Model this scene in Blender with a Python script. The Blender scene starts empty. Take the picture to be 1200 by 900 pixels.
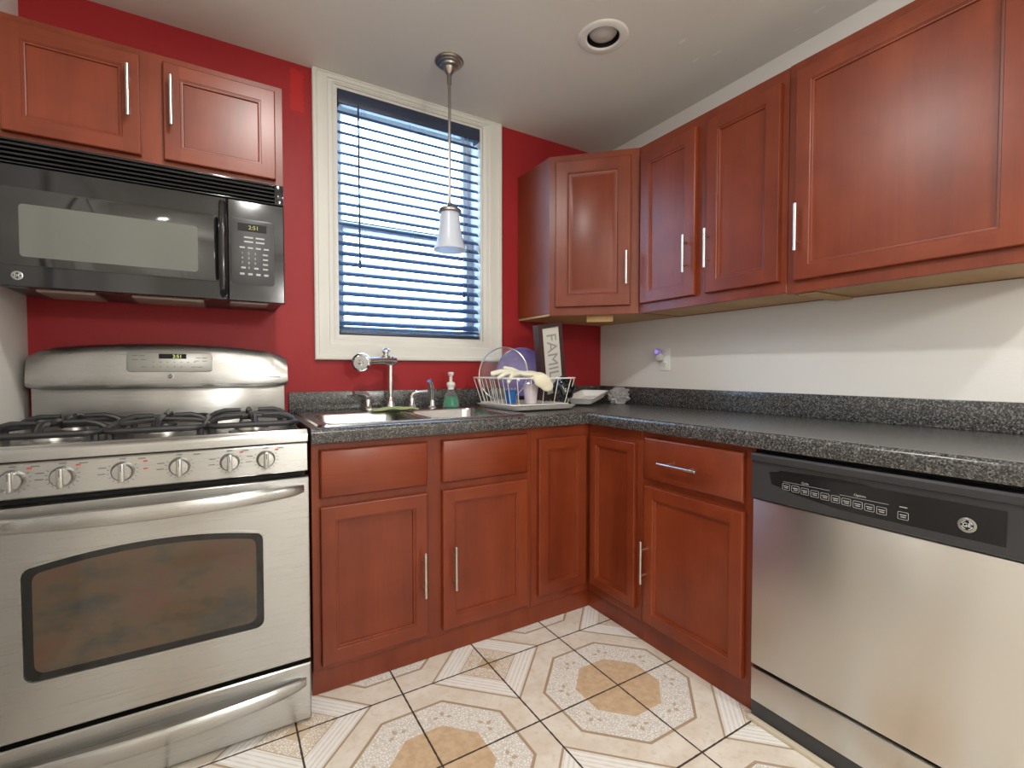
import bpy, bmesh, math, random
from mathutils import Vector, Matrix
random.seed(7)
sc = bpy.context.scene
COL = sc.collection
PI = math.pi

# ------------------------------------------------------------------ camera, world, lights, exposure
cam_d = bpy.data.cameras.new('camera')
cam = bpy.data.objects.new('camera', cam_d); COL.objects.link(cam)
cam_d.sensor_width = 36.0
cam_d.lens = 559.13 / 1200 * 36.0
cam_d.clip_start = 0.02
YAW, PITCH = 0.5435, -0.0289
fw = Vector((math.sin(YAW) * math.cos(PITCH), math.cos(YAW) * math.cos(PITCH), math.sin(PITCH)))
rt = Vector((math.cos(YAW), -math.sin(YAW), 0)); up = rt.cross(fw)
cam.matrix_world = Matrix(((rt.x, up.x, -fw.x, -2.0442), (rt.y, up.y, -fw.y, -2.2999), (rt.z, up.z, -fw.z, 1.1096), (0, 0, 0, 1)))
sc.camera = cam

sc.view_settings.view_transform = 'Standard'
sc.view_settings.look = 'None'
sc.view_settings.gamma = 1.0
sc.view_settings.use_curve_mapping = False
sc.view_settings.exposure = -0.14

w = bpy.data.worlds.new('sky'); sc.world = w; w.use_nodes = True
bg = w.node_tree.nodes['Background']
bg.inputs['Color'].default_value = (0.46, 0.70, 1.0, 1)
bg.inputs['Strength'].default_value = 13.0

LAMP_COLOR = (1.0, 0.975, 0.935)
def area(name, loc, size, power, color=LAMP_COLOR, rot=(0, 0, 0), shape='DISK'):
    l = bpy.data.lights.new(name, 'AREA'); l.shape = shape; l.size = size; l.energy = power; l.color = color
    o = bpy.data.objects.new(name, l); COL.objects.link(o); o.location = loc; o.rotation_euler = rot
    return o
def point(name, loc, r, power, color=LAMP_COLOR):
    l = bpy.data.lights.new(name, 'POINT'); l.energy = power; l.color = color; l.shadow_soft_size = r
    o = bpy.data.objects.new(name, l); COL.objects.link(o); o.location = loc
    return o
H = 2.445
CANS = [(-1.85, -1.25), (-1.85, -2.75), (-0.72, -2.75)]
for (x, y), p in zip(CANS, (18, 9, 14)):
    area('can_light', (x, y, H - 0.012), 0.12, p)
point('added_fill_light', (-1.35, -3.75, 1.86), 0.12, 80)  # added fill light out of view, brightens the ceiling and the room

# ------------------------------------------------------------------ materials
MATS = {}
def nodes_of(name):
    m = bpy.data.materials.new(name); m.use_nodes = True
    nt = m.node_tree; b = nt.nodes['Principled BSDF']
    MATS[name] = m
    return m, nt, b
def simple(name, col, rough=0.5, metal=0.0, **kw):
    m, nt, b = nodes_of(name)
    b.inputs['Base Color'].default_value = (*col, 1)
    b.inputs['Roughness'].default_value = rough
    b.inputs['Metallic'].default_value = metal
    for k, v in kw.items():
        b.inputs[k].default_value = v
    # slight procedural variation of the gloss
    tc = nt.nodes.new('ShaderNodeTexCoord'); n = nt.nodes.new('ShaderNodeTexNoise'); n.inputs['Scale'].default_value = 14
    mr = nt.nodes.new('ShaderNodeMapRange'); mr.inputs['To Min'].default_value = max(0, rough - 0.04); mr.inputs['To Max'].default_value = min(1, rough + 0.05)
    nt.links.new(tc.outputs['Object'], n.inputs['Vector']); nt.links.new(n.outputs['Fac'], mr.inputs['Value']); nt.links.new(mr.outputs['Result'], b.inputs['Roughness'])
    return m
class NT:
    """tiny node-building helper"""
    def __init__(s, nt): s.nt = nt
    def n(s, t, **kw):
        x = s.nt.nodes.new(t)
        for k, v in kw.items(): setattr(x, k, v)
        return x
    def put(s, sock, v):
        if isinstance(v, bpy.types.NodeSocket): s.nt.links.new(v, sock)
        else:
            sock.default_value = v
    def math(s, op, a, b=None, c=None, clamp=False):
        x = s.n('ShaderNodeMath', operation=op); x.use_clamp = clamp
        s.put(x.inputs[0], a)
        if b is not None: s.put(x.inputs[1], b)
        if c is not None: s.put(x.inputs[2], c)
        return x.outputs[0]
    def mix(s, f, a, b, mode='MIX'):
        x = s.n('ShaderNodeMix', data_type='RGBA', blend_type=mode)
        s.put(x.inputs['Factor'], f)
        s.put(x.inputs[6], (*a, 1) if isinstance(a, tuple) and len(a) == 3 else a)
        s.put(x.inputs[7], (*b, 1) if isinstance(b, tuple) and len(b) == 3 else b)
        return x.outputs[2]
    def noise(s, vec, scale, detail=3, rough=0.5):
        x = s.n('ShaderNodeTexNoise'); x.inputs['Scale'].default_value = scale; x.inputs['Detail'].default_value = detail; x.inputs['Roughness'].default_value = rough
        s.put(x.inputs['Vector'], vec); return x.outputs['Fac']
    def mapping(s, vec, scale=(1, 1, 1), loc=(0, 0, 0)):
        x = s.n('ShaderNodeMapping'); s.put(x.inputs['Vector'], vec); x.inputs['Scale'].default_value = scale; x.inputs['Location'].default_value = loc
        return x.outputs['Vector']
    def ramp(s, f, stops):
        x = s.n('ShaderNodeValToRGB'); s.put(x.inputs['Fac'], f)
        e = x.color_ramp.elements
        while len(e) < len(stops): e.new(0.5)
        for q, (p, c) in zip(e, stops): q.position = p; q.color = (*c, 1)
        return x.outputs['Color']
    def smooth(s, v, a, b):
        x = s.n('ShaderNodeMapRange', interpolation_type='SMOOTHSTEP'); s.put(x.inputs['Value'], v)
        x.inputs['From Min'].default_value = a; x.inputs['From Max'].default_value = b
        return x.outputs['Result']
    def bump(s, h, strength, dist, b):
        x = s.n('ShaderNodeBump'); x.inputs['Strength'].default_value = strength; x.inputs['Distance'].default_value = dist
        s.put(x.inputs['Height'], h); s.nt.links.new(x.outputs['Normal'], b.inputs['Normal'])
    def geo(s): return s.n('ShaderNodeNewGeometry').outputs['Position']
    def obj(s): return s.n('ShaderNodeTexCoord').outputs['Object']

def paint(name, col, col2, rough=0.55, bump=0.15, patches=(), pcol=None, pnoise=0.02):
    m, nt, b = nodes_of(name); t = NT(nt); P = t.geo()
    n = t.noise(P, 1.7, 4); c = t.mix(t.smooth(n, 0.3, 0.7), col, col2)
    sp = t.n('ShaderNodeSeparateXYZ'); nt.links.new(P, sp.inputs[0])
    wob = t.math('MULTIPLY', t.math('SUBTRACT', t.noise(P, 45, 3), 0.5), pnoise * 2)
    for (ax0, c0, h0, ax1, c1, h1) in patches:
        d0 = t.math('SUBTRACT', t.math('ABSOLUTE', t.math('SUBTRACT', sp.outputs[ax0], c0)), h0)
        d1 = t.math('SUBTRACT', t.math('ABSOLUTE', t.math('SUBTRACT', sp.outputs[ax1], c1)), h1)
        d = t.math('ADD', t.math('MAXIMUM', d0, d1), wob)
        k = t.math('SUBTRACT', 1.0, t.smooth(d, -0.003, 0.003))
        c = t.mix(k, c, pcol)
    nt.links.new(c, b.inputs['Base Color']); b.inputs['Roughness'].default_value = rough; b.inputs['Specular IOR Level'].default_value = 0.3
    t.bump(t.noise(P, 160, 3), bump, 0.002, b)
    return m

paint('red_paint', (0.31, 0.014, 0.018), (0.35, 0.020, 0.023), 0.48, 0.2,
      patches=[(0, -1.752, 0.026, 2, 2.33, 0.09)], pcol=(0.47, 0.02, 0.02), pnoise=0.012)
paint('white_wall_paint', (0.73, 0.71, 0.665), (0.76, 0.74, 0.70), 0.5, 0.2)
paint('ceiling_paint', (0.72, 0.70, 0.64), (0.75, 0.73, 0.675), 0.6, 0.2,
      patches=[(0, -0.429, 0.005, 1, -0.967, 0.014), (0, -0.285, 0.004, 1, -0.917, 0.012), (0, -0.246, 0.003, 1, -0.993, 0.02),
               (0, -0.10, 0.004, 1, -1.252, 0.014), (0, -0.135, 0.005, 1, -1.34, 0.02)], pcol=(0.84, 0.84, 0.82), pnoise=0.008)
paint('white_trim_paint', (0.70, 0.69, 0.64), (0.73, 0.72, 0.67), 0.35, 0.05)
paint('tan_wall_paint', (0.56, 0.54, 0.50), (0.60, 0.58, 0.54), 0.55, 0.2)

def wood(name, c1, c2, c3, axis, rough=0.36, coat=0.22):
    m, nt, b = nodes_of(name); t = NT(nt); P = t.obj()
    oi = t.n('ShaderNodeObjectInfo').outputs['Random']
    cx = t.n('ShaderNodeCombineXYZ'); 
    for k in range(3): nt.links.new(t.math('MULTIPLY', oi, 11.0 + 7 * k), cx.inputs[k])
    va = t.n('ShaderNodeVectorMath', operation='ADD'); nt.links.new(P, va.inputs[0]); nt.links.new(cx.outputs[0], va.inputs[1])
    s1 = [9, 9, 9]; s1[axis] = 0.8; s2 = [70, 70, 70]; s2[axis] = 3.0; s3 = [260, 260, 260]; s3[axis] = 7
    n1 = t.noise(t.mapping(va.outputs[0], s1), 1.0, 3)
    n2 = t.noise(t.mapping(va.outputs[0], s2), 1.0, 4, 0.6)
    n3 = t.noise(t.mapping(va.outputs[0], s3), 1.0, 2)
    bl = t.noise(va.outputs[0], 6, 3)
    f = t.math('ADD', t.math('MULTIPLY', n1, 0.45), t.math('ADD', t.math('MULTIPLY', n2, 0.17), t.math('MULTIPLY', bl, 0.38)))
    c = t.ramp(f, [(0.34, c1), (0.5, c2), (0.68, c3)])
    c = t.mix(t.math('MULTIPLY', t.smooth(n3, 0.55, 0.75), 0.18), c, tuple(v * 0.55 for v in c1))
    hv = t.n('ShaderNodeHueSaturation'); nt.links.new(c, hv.inputs['Color'])
    nt.links.new(t.math('ADD', 0.94, t.math('MULTIPLY', oi, 0.12)), hv.inputs['Value'])
    nt.links.new(hv.outputs[0], b.inputs['Base Color'])
    b.inputs['Roughness'].default_value = rough
    b.inputs['Coat Weight'].default_value = coat; b.inputs['Coat Roughness'].default_value = 0.30
    b.inputs['Specular IOR Level'].default_value = 0.4
    t.bump(n2, 0.05, 0.001, b)
    return m
CH = ((0.135, 0.020, 0.0055), (0.185, 0.030, 0.008), (0.240, 0.046, 0.012))
wood('cherry_wood', *CH, 2)
wood('cherry_wood_cross', *CH, 0)
wood('raw_plywood', (0.42, 0.24, 0.10), (0.50, 0.30, 0.13), (0.56, 0.36, 0.17), 0, 0.55, 0.0)

def laminate():
    m, nt, b = nodes_of('speckled_laminate'); t = NT(nt); P = t.geo()
    v = t.n('ShaderNodeTexVoronoi'); v.inputs['Scale'].default_value = 260; nt.links.new(P, v.inputs['Vector'])
    n = t.noise(P, 210, 4, 0.7)
    n2 = t.noise(P, 95, 3, 0.6)
    sr = t.n('ShaderNodeSeparateColor'); nt.links.new(v.outputs['Color'], sr.inputs[0])
    c = t.mix(t.smooth(n, 0.42, 0.62), (0.026, 0.026, 0.027), (0.10, 0.099, 0.096))
    c = t.mix(t.math('MULTIPLY', t.smooth(sr.outputs[0], 0.72, 0.86), 0.8), c, (0.195, 0.19, 0.18))
    c = t.mix(t.math('MULTIPLY', t.smooth(sr.outputs[1], 0.75, 0.9), 0.8), c, (0.012, 0.012, 0.014))
    c = t.mix(t.math('MULTIPLY', t.smooth(n2, 0.56, 0.7), 0.5), c, (0.125, 0.117, 0.105))
    nt.links.new(c, b.inputs['Base Color']); b.inputs['Roughness'].default_value = 0.24
    b.inputs['Specular IOR Level'].default_value = 0.6
laminate()

def steel(name, col, rough, axis, aniso=0.0, strength=0.0):
    m, nt, b = nodes_of(name); t = NT(nt); P = t.obj()
    s = [900, 900, 900]; s[axis] = 4.0
    n = t.noise(t.mapping(P, s), 1.0, 3)
    big = t.noise(P, 3.0, 3)
    b.inputs['Metallic'].default_value = 1.0
    nt.links.new(t.mix(big, tuple(v * 0.94 for v in col), col), b.inputs['Base Color'])
    nt.links.new(t.math('ADD', rough - 0.05, t.math('MULTIPLY', n, 0.12)), b.inputs['Roughness'])
    b.inputs['Anisotropic'].default_value = aniso
    tg = t.n('ShaderNodeCombineXYZ')
    for k, q in enumerate((0.08, 0.08, 1.0)): tg.inputs[k].default_value = q
    nt.links.new(tg.outputs[0], b.inputs['Tangent'])
    if strength > 0: t.bump(n, strength, 0.0005, b)
    return m
steel('brushed_steel', (0.45, 0.445, 0.43), 0.28, 0, aniso=0.85)
steel('brushed_steel_deep', (0.66, 0.635, 0.59), 0.30, 1, aniso=0.85)
steel('sink_steel', (0.46, 0.455, 0.44), 0.24, 0)
simple('nickel', (0.62, 0.60, 0.56), 0.28, 1.0)
simple('dull_nickel', (0.36, 0.33, 0.30), 0.30, 1.0)
simple('chrome', (0.82, 0.82, 0.84), 0.07, 1.0)
simple('black_gloss', (0.010, 0.010, 0.011), 0.10, 0.0, **{'Specular IOR Level': 0.55})
simple('black_glass', (0.013, 0.013, 0.013), 0.05, 0.0, **{'IOR': 1.75})
simple('black_plastic', (0.034, 0.034, 0.037), 0.36)
simple('black_pocket', (0.006, 0.006, 0.007), 0.22)
simple('dark_void', (0.005, 0.005, 0.005), 0.7)
simple('cast_iron', (0.020, 0.020, 0.021), 0.42)
simple('burner_alloy', (0.5, 0.49, 0.46), 0.35, 1.0)
simple('grey_print', (0.42, 0.42, 0.42), 0.5)
simple('dark_print', (0.10, 0.10, 0.10), 0.5)
simple('red_print', (0.55, 0.04, 0.03), 0.5)
simple('white_print', (0.75, 0.75, 0.75), 0.5)
simple('panel_grey', (0.30, 0.30, 0.28), 0.32, 0.6)
simple('warm_grey_metal', (0.34, 0.30, 0.26), 0.45, 0.7)
simple('blind_slat_vinyl', (0.036, 0.048, 0.088), 0.3)
simple('blind_slat_sky_glow', (0.045, 0.085, 0.19), 0.28)  # bluer than the valance: sky glow painted into the slat colour
simple('screen_mesh', (0.13, 0.135, 0.12), 0.14)
simple('blind_cord', (0.30, 0.32, 0.36), 0.6)
simple('white_plastic', (0.78, 0.77, 0.73), 0.35)
simple('white_enamel', (0.80, 0.78, 0.72), 0.3)
simple('purple_ceramic', (0.15, 0.11, 0.34), 0.15, 0.0, **{'Coat Weight': 0.6})
simple('frame_wood', (0.050, 0.022, 0.020), 0.35)
simple('sign_card', (0.62, 0.60, 0.55), 0.6)
simple('sign_letters', (0.30, 0.29, 0.28), 0.6)
simple('black_bag_plastic', (0.008, 0.008, 0.009), 0.16)
simple('cream_rubber', (0.74, 0.70, 0.54), 0.5)
simple('pale_pink_plastic', (0.72, 0.63, 0.68), 0.3)
simple('blue_plastic', (0.02, 0.13, 0.42), 0.3)
simple('green_sponge', (0.34, 0.42, 0.20), 0.9)
simple('bulb_glass', (0.55, 0.52, 0.49), 0.25)
simple('violet_plastic', (0.42, 0.32, 0.80), 0.3)
simple('pale_grey_plastic', (0.55, 0.54, 0.52), 0.35)
simple('cream_trim', (0.62, 0.55, 0.42), 0.55)
simple('brown_door_paint', (0.20, 0.10, 0.055), 0.4)

simple('soap_liquid', (0.10, 0.62, 0.38), 0.1, 0.0, **{'Transmission Weight': 0.7, 'IOR': 1.33})
def glassy(name, col, rough, mixf):
    m, nt, b = nodes_of(name); t = NT(nt)
    b.inputs['Base Color'].default_value = (*col, 1); b.inputs['Roughness'].default_value = rough
    b.inputs['Specular IOR Level'].default_value = 0.7
    tr = t.n('ShaderNodeBsdfTransparent'); tr.inputs[0].default_value = (*[0.5 + 0.5 * v for v in col], 1)
    mx = t.n('ShaderNodeMixShader'); lw = t.n('ShaderNodeLayerWeight'); lw.inputs[0].default_value = 0.35
    f = t.math('ADD', mixf, t.math('MULTIPLY', lw.outputs['Facing'], 0.25), clamp=True)
    nt.links.new(f, mx.inputs[0]); nt.links.new(tr.outputs[0], mx.inputs[1]); nt.links.new(b.outputs[0], mx.inputs[2])
    nt.links.new(mx.outputs[0], nt.nodes['Material Output'].inputs['Surface'])
    return m
m, nt, b = nodes_of('frosted_shade_glass'); t = NT(nt)
b.inputs['Base Color'].default_value = (0.80, 0.83, 0.88, 1); b.inputs['Roughness'].default_value = 0.3
tl_ = t.n('ShaderNodeBsdfTranslucent'); tl_.inputs[0].default_value = (0.82, 0.86, 0.92, 1); mx_ = t.n('ShaderNodeMixShader'); mx_.inputs[0].default_value = 0.5
nt.links.new(b.outputs[0], mx_.inputs[1]); nt.links.new(tl_.outputs[0], mx_.inputs[2]); nt.links.new(mx_.outputs[0], nt.nodes['Material Output'].inputs['Surface'])
glassy('window_glass', (0.9, 0.95, 1.0), 0.02, 0.02)
glassy('clear_glass', (0.90, 0.90, 0.90), 0.05, 0.03)
glassy('clear_bag_film', (0.72, 0.71, 0.69), 0.12, 0.32)
def emit(name, col, s):
    m, nt, b = nodes_of(name)
    b.inputs['Base Color'].default_value = (0.02, 0.02, 0.02, 1)
    b.inputs['Emission Color'].default_value = (*col, 1); b.inputs['Emission Strength'].default_value = s
    return m
emit('clock_digits', (0.75, 0.9, 0.25), 1.2)
emit('amber_digits', (0.75, 0.7, 0.15), 0.8)
emit('lamp_diffuser', (1.0, 0.92, 0.80), 2.5)
emit('violet_glow', (0.45, 0.30, 1.0), 0.9)

def oven_glass():
    m, nt, b = nodes_of('oven_glass'); t = NT(nt); P = t.obj()
    b.inputs['Base Color'].default_value = (0.010, 0.010, 0.010, 1); b.inputs['Roughness'].default_value = 0.06
    b.inputs['IOR'].default_value = 1.5
oven_glass()
m, nt, b = nodes_of('oven_inner_pane'); t = NT(nt); P = t.obj()
c = t.ramp(t.noise(t.mapping(P, (5, 5, 9)), 1.0, 4, 0.65), [(0.3, (0.035, 0.040, 0.038)), (0.5, (0.085, 0.058, 0.036)), (0.7, (0.10, 0.045, 0.035))])
nt.links.new(c, b.inputs['Base Color']); b.inputs['Roughness'].default_value = 0.07; b.inputs['IOR'].default_value = 1.5

def tile():
    m, nt, b = nodes_of('patterned_tile'); t = NT(nt); P = t.geo()
    sp = t.n('ShaderNodeSeparateXYZ'); nt.links.new(P, sp.inputs[0])
    X, Y = 0.332, 0.346
    u = t.math('DIVIDE', t.math('ADD', sp.outputs[0], 0.871), X)
    v = t.math('DIVIDE', t.math('ADD', sp.outputs[1], 1.080), Y)
    # distance to grout lines (metres)
    def cell(a, per): return t.math('PINGPONG', t.math('ADD', a, 100 * per), per)
    gu = t.math('MULTIPLY', cell(u, 0.5), X); gv = t.math('MULTIPLY', cell(v, 0.5), Y)   # 0 at integer lines
    wv = t.math('MULTIPLY', t.math('SUBTRACT', t.noise(P, 60, 2), 0.5), 0.003)
    g = t.math('ADD', t.math('MINIMUM', gu, gv), wv)
    grout = t.math('SUBTRACT', 1.0, t.smooth(g, 0.0022, 0.0036))
    # octagon at even lines : distance from medallion centre, in metres
    au = t.math('MULTIPLY', cell(u, 1.0), X); av = t.math('MULTIPLY', cell(v, 1.0), Y)
    mx = t.math('MAXIMUM', au, av); dg = t.math('MULTIPLY', t.math('ADD', au, av), 0.7071)
    oc = t.math('MAXIMUM', mx, dg)
    # corner motif distance
    bu = t.math('SUBTRACT', X, au); bv = t.math('SUBTRACT', Y, av)
    dm = t.math('ADD', bu, bv)
    mott = t.noise(P, 9, 5, 0.6); mott2 = t.noise(P, 38, 4, 0.6)
    beige = t.mix(t.smooth(mott, 0.35, 0.7), (0.66, 0.59, 0.50), (0.75, 0.71, 0.645))
    beige = t.mix(t.math('MULTIPLY', t.smooth(mott2, 0.5, 0.72), 0.5), beige, (0.56, 0.455, 0.34))
    tan = t.mix(t.smooth(mott2, 0.35, 0.65), (0.50, 0.36, 0.23), (0.60, 0.455, 0.305))
    # scribbled white ring
    vor = t.n('ShaderNodeTexVoronoi', feature='DISTANCE_TO_EDGE'); vor.inputs['Scale'].default_value = 120; nt.links.new(P, vor.inputs['Vector'])
    scr = t.smooth(vor.outputs['Distance'], 0.05, 0.22)
    white = t.mix(scr, (0.60, 0.555, 0.49), (0.80, 0.80, 0.79))
    rad = t.math('SQRT', t.math('ADD', t.math('MULTIPLY', au, au), t.math('MULTIPLY', av, av)))
    th = t.math('SUBTRACT', t.math('ABSOLUTE', t.math('SUBTRACT', t.math('ARCTAN2', av, au), PI / 4)), PI / 8)
    tb = t.math('MULTIPLY', th, 0.193)
    def leaf(r0, b0, hr, hb):
        q = t.math('ADD', t.math('DIVIDE', t.math('ABSOLUTE', t.math('SUBTRACT', rad, r0)), hr), t.math('DIVIDE', t.math('ABSOLUTE', t.math('SUBTRACT', tb, b0)), hb))
        return t.math('SUBTRACT', 1.0, t.smooth(q, 0.85, 1.05))
    leafm = t.math('MAXIMUM', leaf(0.205, 0.0, 0.013, 0.008), t.math('MAXIMUM', leaf(0.188, 0.021, 0.007, 0.012), leaf(0.192, -0.022, 0.007, 0.012)))
    white = t.mix(t.math('MULTIPLY', leafm, 0.85), white, (0.45, 0.345, 0.24))
    # striped band in the corner motif
    st = t.smooth(t.math('ADD', t.math('SINE', t.math('MULTIPLY', dm, 300.0)), t.math('MULTIPLY', t.math('SUBTRACT', mott2, 0.5), 2.5)), 0.1, 0.9)
    stripe = t.mix(t.math('MULTIPLY', st, 0.55), (0.80, 0.79, 0.765), (0.58, 0.515, 0.44))
    dark_scr = t.mix(scr, (0.56, 0.46, 0.35), (0.77, 0.74, 0.69))
    dark_scr = t.mix(t.math('SUBTRACT', 1.0, t.smooth(dm, 0.043, 0.046)), dark_scr, (0.52, 0.40, 0.27))
    line = (0.38, 0.285, 0.195)
    def lt(v_, a, e=0.0012): return t.math('SUBTRACT', 1.0, t.smooth(v_, a - e, a + e))
    def band(v_, a, h): return t.math('SUBTRACT', 1.0, t.smooth(t.math('ABSOLUTE', t.math('SUBTRACT', v_, a)), h - 0.001, h + 0.001))
    c = beige
    c = t.mix(lt(oc, 0.245), c, white)
    c = t.mix(lt(oc, 0.142), c, tan)
    c = t.mix(lt(dm, 0.225), c, stripe)
    c = t.mix(lt(dm, 0.12), c, dark_scr)
    c = t.mix(band(oc, 0.245, 0.0048), c, line)
    c = t.mix(band(dm, 0.225, 0.005), c, line)
    c = t.mix(band(dm, 0.12, 0.0025), c, (0.46, 0.35, 0.24))
    c = t.mix(grout, c, (0.045, 0.032, 0.026))
    nt.links.new(c, b.inputs['Base Color'])
    nt.links.new(t.math('ADD', 0.28, t.math('MULTIPLY', grout, 0.5)), b.inputs['Roughness'])
    t.bump(t.math('SUBTRACT', t.math('MULTIPLY', scr, 0.1), grout), 0.5, 0.0015, b)
tile()
M = MATS

# ------------------------------------------------------------------ mesh building
class MB:
    def __init__(s, T=None):
        s.v = []; s.f = []; s.m = []; s.sm = []; s.T = T or Matrix.Identity(4)
    def add(s, verts, faces, mat=0, smooth=False, T=None):
        k = len(s.v); TT = s.T @ T if T is not None else s.T
        flip = TT.to_3x3().determinant() < 0
        s.v += [TT @ Vector(p) for p in verts]
        for i, f in enumerate(faces):
            f = tuple(k + j for j in f)
            s.f.append(f[::-1] if flip else f)
            s.m.append(mat[i] if isinstance(mat, (list, tuple)) else mat); s.sm.append(smooth)
        return s
    def addbm(s, bm, mat=0, smooth=False, T=None):
        bm.verts.index_update()
        s.add([v.co.copy() for v in bm.verts], [[v.index for v in f.verts] for f in bm.faces], mat, smooth, T); bm.free(); return s
    def box(s, x0, x1, y0, y1, z0, z1, bev=0.0, seg=2, mat=0, T=None):
        bm = bmesh.new(); bmesh.ops.create_cube(bm, size=1)
        for v in bm.verts:
            v.co = Vector((x0 + (v.co.x + .5) * (x1 - x0), y0 + (v.co.y + .5) * (y1 - y0), z0 + (v.co.z + .5) * (z1 - z0)))
        if bev > 0:
            bmesh.ops.bevel(bm, geom=list(bm.edges), offset=bev, segments=seg, affect='EDGES', profile=0.5)
        return s.addbm(bm, mat, bev > 0, T)
    def prism(s, poly, a, b, plane='xz', bev=0.0, mat=0, seg=2, T=None, smooth=None):
        """polygon in a plane extruded along the third axis from a to b"""
        def P(p, d):
            return {'xz': (p[0], d, p[1]), 'xy': (p[0], p[1], d), 'yz': (d, p[0], p[1])}[plane]
        bm = bmesh.new()
        A = [bm.verts.new(P(p, a)) for p in poly]; B = [bm.verts.new(P(p, b)) for p in poly]; n = len(poly)
        fa = bm.faces.new(A); fb = bm.faces.new(B[::-1])
        for i in range(n): bm.faces.new((A[i], B[i], B[(i + 1) % n], A[(i + 1) % n]))
        bmesh.ops.recalc_face_normals(bm, faces=list(bm.faces))
        if bev > 0:
            es = list(set(list(fa.edges) + list(fb.edges)))
            bmesh.ops.bevel(bm, geom=es, offset=bev, segments=seg, affect='EDGES', profile=0.5)
        return s.addbm(bm, mat, bev > 0 if smooth is None else smooth, T)
    def tube(s, pts, r, n=10, closed=False, mat=0, T=None, caps=True, flat=1.0):
        pts = [Vector(p) for p in pts]; N = len(pts)
        rr = r if isinstance(r, (list, tuple)) else [r] * N
        tan = []
        for i in range(N):
            if closed: d = pts[(i + 1) % N] - pts[i - 1]
            else: d = pts[min(i + 1, N - 1)] - pts[max(i - 1, 0)]
            tan.append(d.normalized() if d.length > 1e-9 else Vector((0, 0, 1)))
        ref = Vector((0, 0, 1)) if abs(tan[0].z) < 0.9 else Vector((1, 0, 0))
        nx = tan[0].cross(ref).normalized(); vs = []
        for i in range(N):
            nx = (nx - tan[i] * nx.dot(tan[i])).normalized(); ny = tan[i].cross(nx)
            for k in range(n):
                a = 2 * PI * k / n
                vs.append(pts[i] + (nx * math.cos(a) + ny * math.sin(a) * flat) * rr[i])
        fs = []
        for i in range(N if closed else N - 1):
            j = (i + 1) % N
            for k in range(n):
                fs.append((i * n + k, i * n + (k + 1) % n, j * n + (k + 1) % n, j * n + k))
        if caps and not closed:
            fs.append(tuple(range(n))[::-1]); fs.append(tuple((N - 1) * n + k for k in range(n)))
        s.add(vs, fs, mat, True, T); return s
    def lathe(s, prof, loc=(0, 0, 0), axis=(0, 0, 1), n=32, mat=0, smooth=True, T=None, angle=None):
        q = Vector((0, 0, 1)).rotation_difference(Vector(axis).normalized()).to_matrix()
        vs = []; fs = []; L = len(prof)
        for k in range(n):
            a = 2 * PI * k / n
            for (r, z) in prof: vs.append(q @ Vector((r * math.cos(a), r * math.sin(a), z)) + Vector(loc))
        for k in range(n):
            for i in range(L - 1):
                k2 = (k + 1) % n
                f = [k * L + i, k2 * L + i, k2 * L + i + 1, k * L + i + 1]
                if prof[i][0] < 1e-7: f.remove(k2 * L + i)
                if prof[i + 1][0] < 1e-7 and k2 * L + i + 1 in f: f.remove(k2 * L + i + 1)
                fs.append(tuple(f))
        s.add(vs, fs, mat, smooth, T); return s
    def rings(s, loops, cap0=True, cap1=True, mat=0, smooth=False, T=None):
        """bridge loops with equal point counts"""
        vs = []; fs = []; n = len(loops[0])
        for lp in loops: vs += [tuple(p) for p in lp]
        for i in range(len(loops) - 1):
            for k in range(n):
                fs.append((i * n + k, i * n + (k + 1) % n, (i + 1) * n + (k + 1) % n, (i + 1) * n + k))
        if cap0: fs.append(tuple(range(n))[::-1])
        if cap1: fs.append(tuple((len(loops) - 1) * n + k for k in range(n)))
        s.add(vs, fs, mat, smooth, T); return s
    def text(s, body, size, T, mat=0, ext=0.0004, align='CENTER'):
        cu = bpy.data.curves.new('t', 'FONT'); cu.body = body; cu.size = size; cu.extrude = ext; cu.align_x = align; cu.align_y = 'CENTER'; cu.resolution_u = 3
        o = bpy.data.objects.new('t', cu); COL.objects.link(o)
        dg = bpy.context.evaluated_depsgraph_get(); dg.update()
        me = bpy.data.meshes.new_from_object(o.evaluated_get(dg))
        s.add([v.co.copy() for v in me.vertices], [tuple(p.vertices) for p in me.polygons], mat, False, T)
        bpy.data.objects.remove(o); bpy.data.curves.remove(cu); bpy.data.meshes.remove(me); return s
    def build(s, name, mats, parent=None, recalc=True, angle=35, subsurf=0):
        org = Vector(parent.get('_o', (0, 0, 0))) if parent is not None else (Vector(s.origin) if hasattr(s, 'origin') else Vector((0, 0, 0)))
        me = bpy.data.meshes.new(name)
        me.from_pydata([v - org for v in s.v], [], s.f)
        if not isinstance(mats, (list, tuple)): mats = [mats]
        for m in mats: me.materials.append(M[m])
        for p, mi, sm in zip(me.polygons, s.m, s.sm): p.material_index = mi; p.use_smooth = sm
        if recalc:
            bm = bmesh.new(); bm.from_mesh(me); bmesh.ops.recalc_face_normals(bm, faces=list(bm.faces)); bm.to_mesh(me); bm.free()
        try: me.set_sharp_from_angle(angle=math.radians(angle))
        except Exception: pass
        o = bpy.data.objects.new(name, me); COL.objects.link(o)
        if parent is not None: o.parent = parent; o['_o'] = tuple(org)
        else: o.location = org; o['_o'] = tuple(org)
        return o
def thing(name, label, cat, loc, group=None):
    o = bpy.data.objects.new(name, None); COL.objects.link(o); o.location = loc; o.empty_display_size = 0.05
    o['_o'] = tuple(loc); o['label'] = label; o['category'] = cat
    if group: o['group'] = group
    return o
def tag(o, label, cat, group=None):
    o['label'] = label; o['category'] = cat
    if group: o['group'] = group
    return o
def struct(o): o['kind'] = 'structure'; return o
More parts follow.
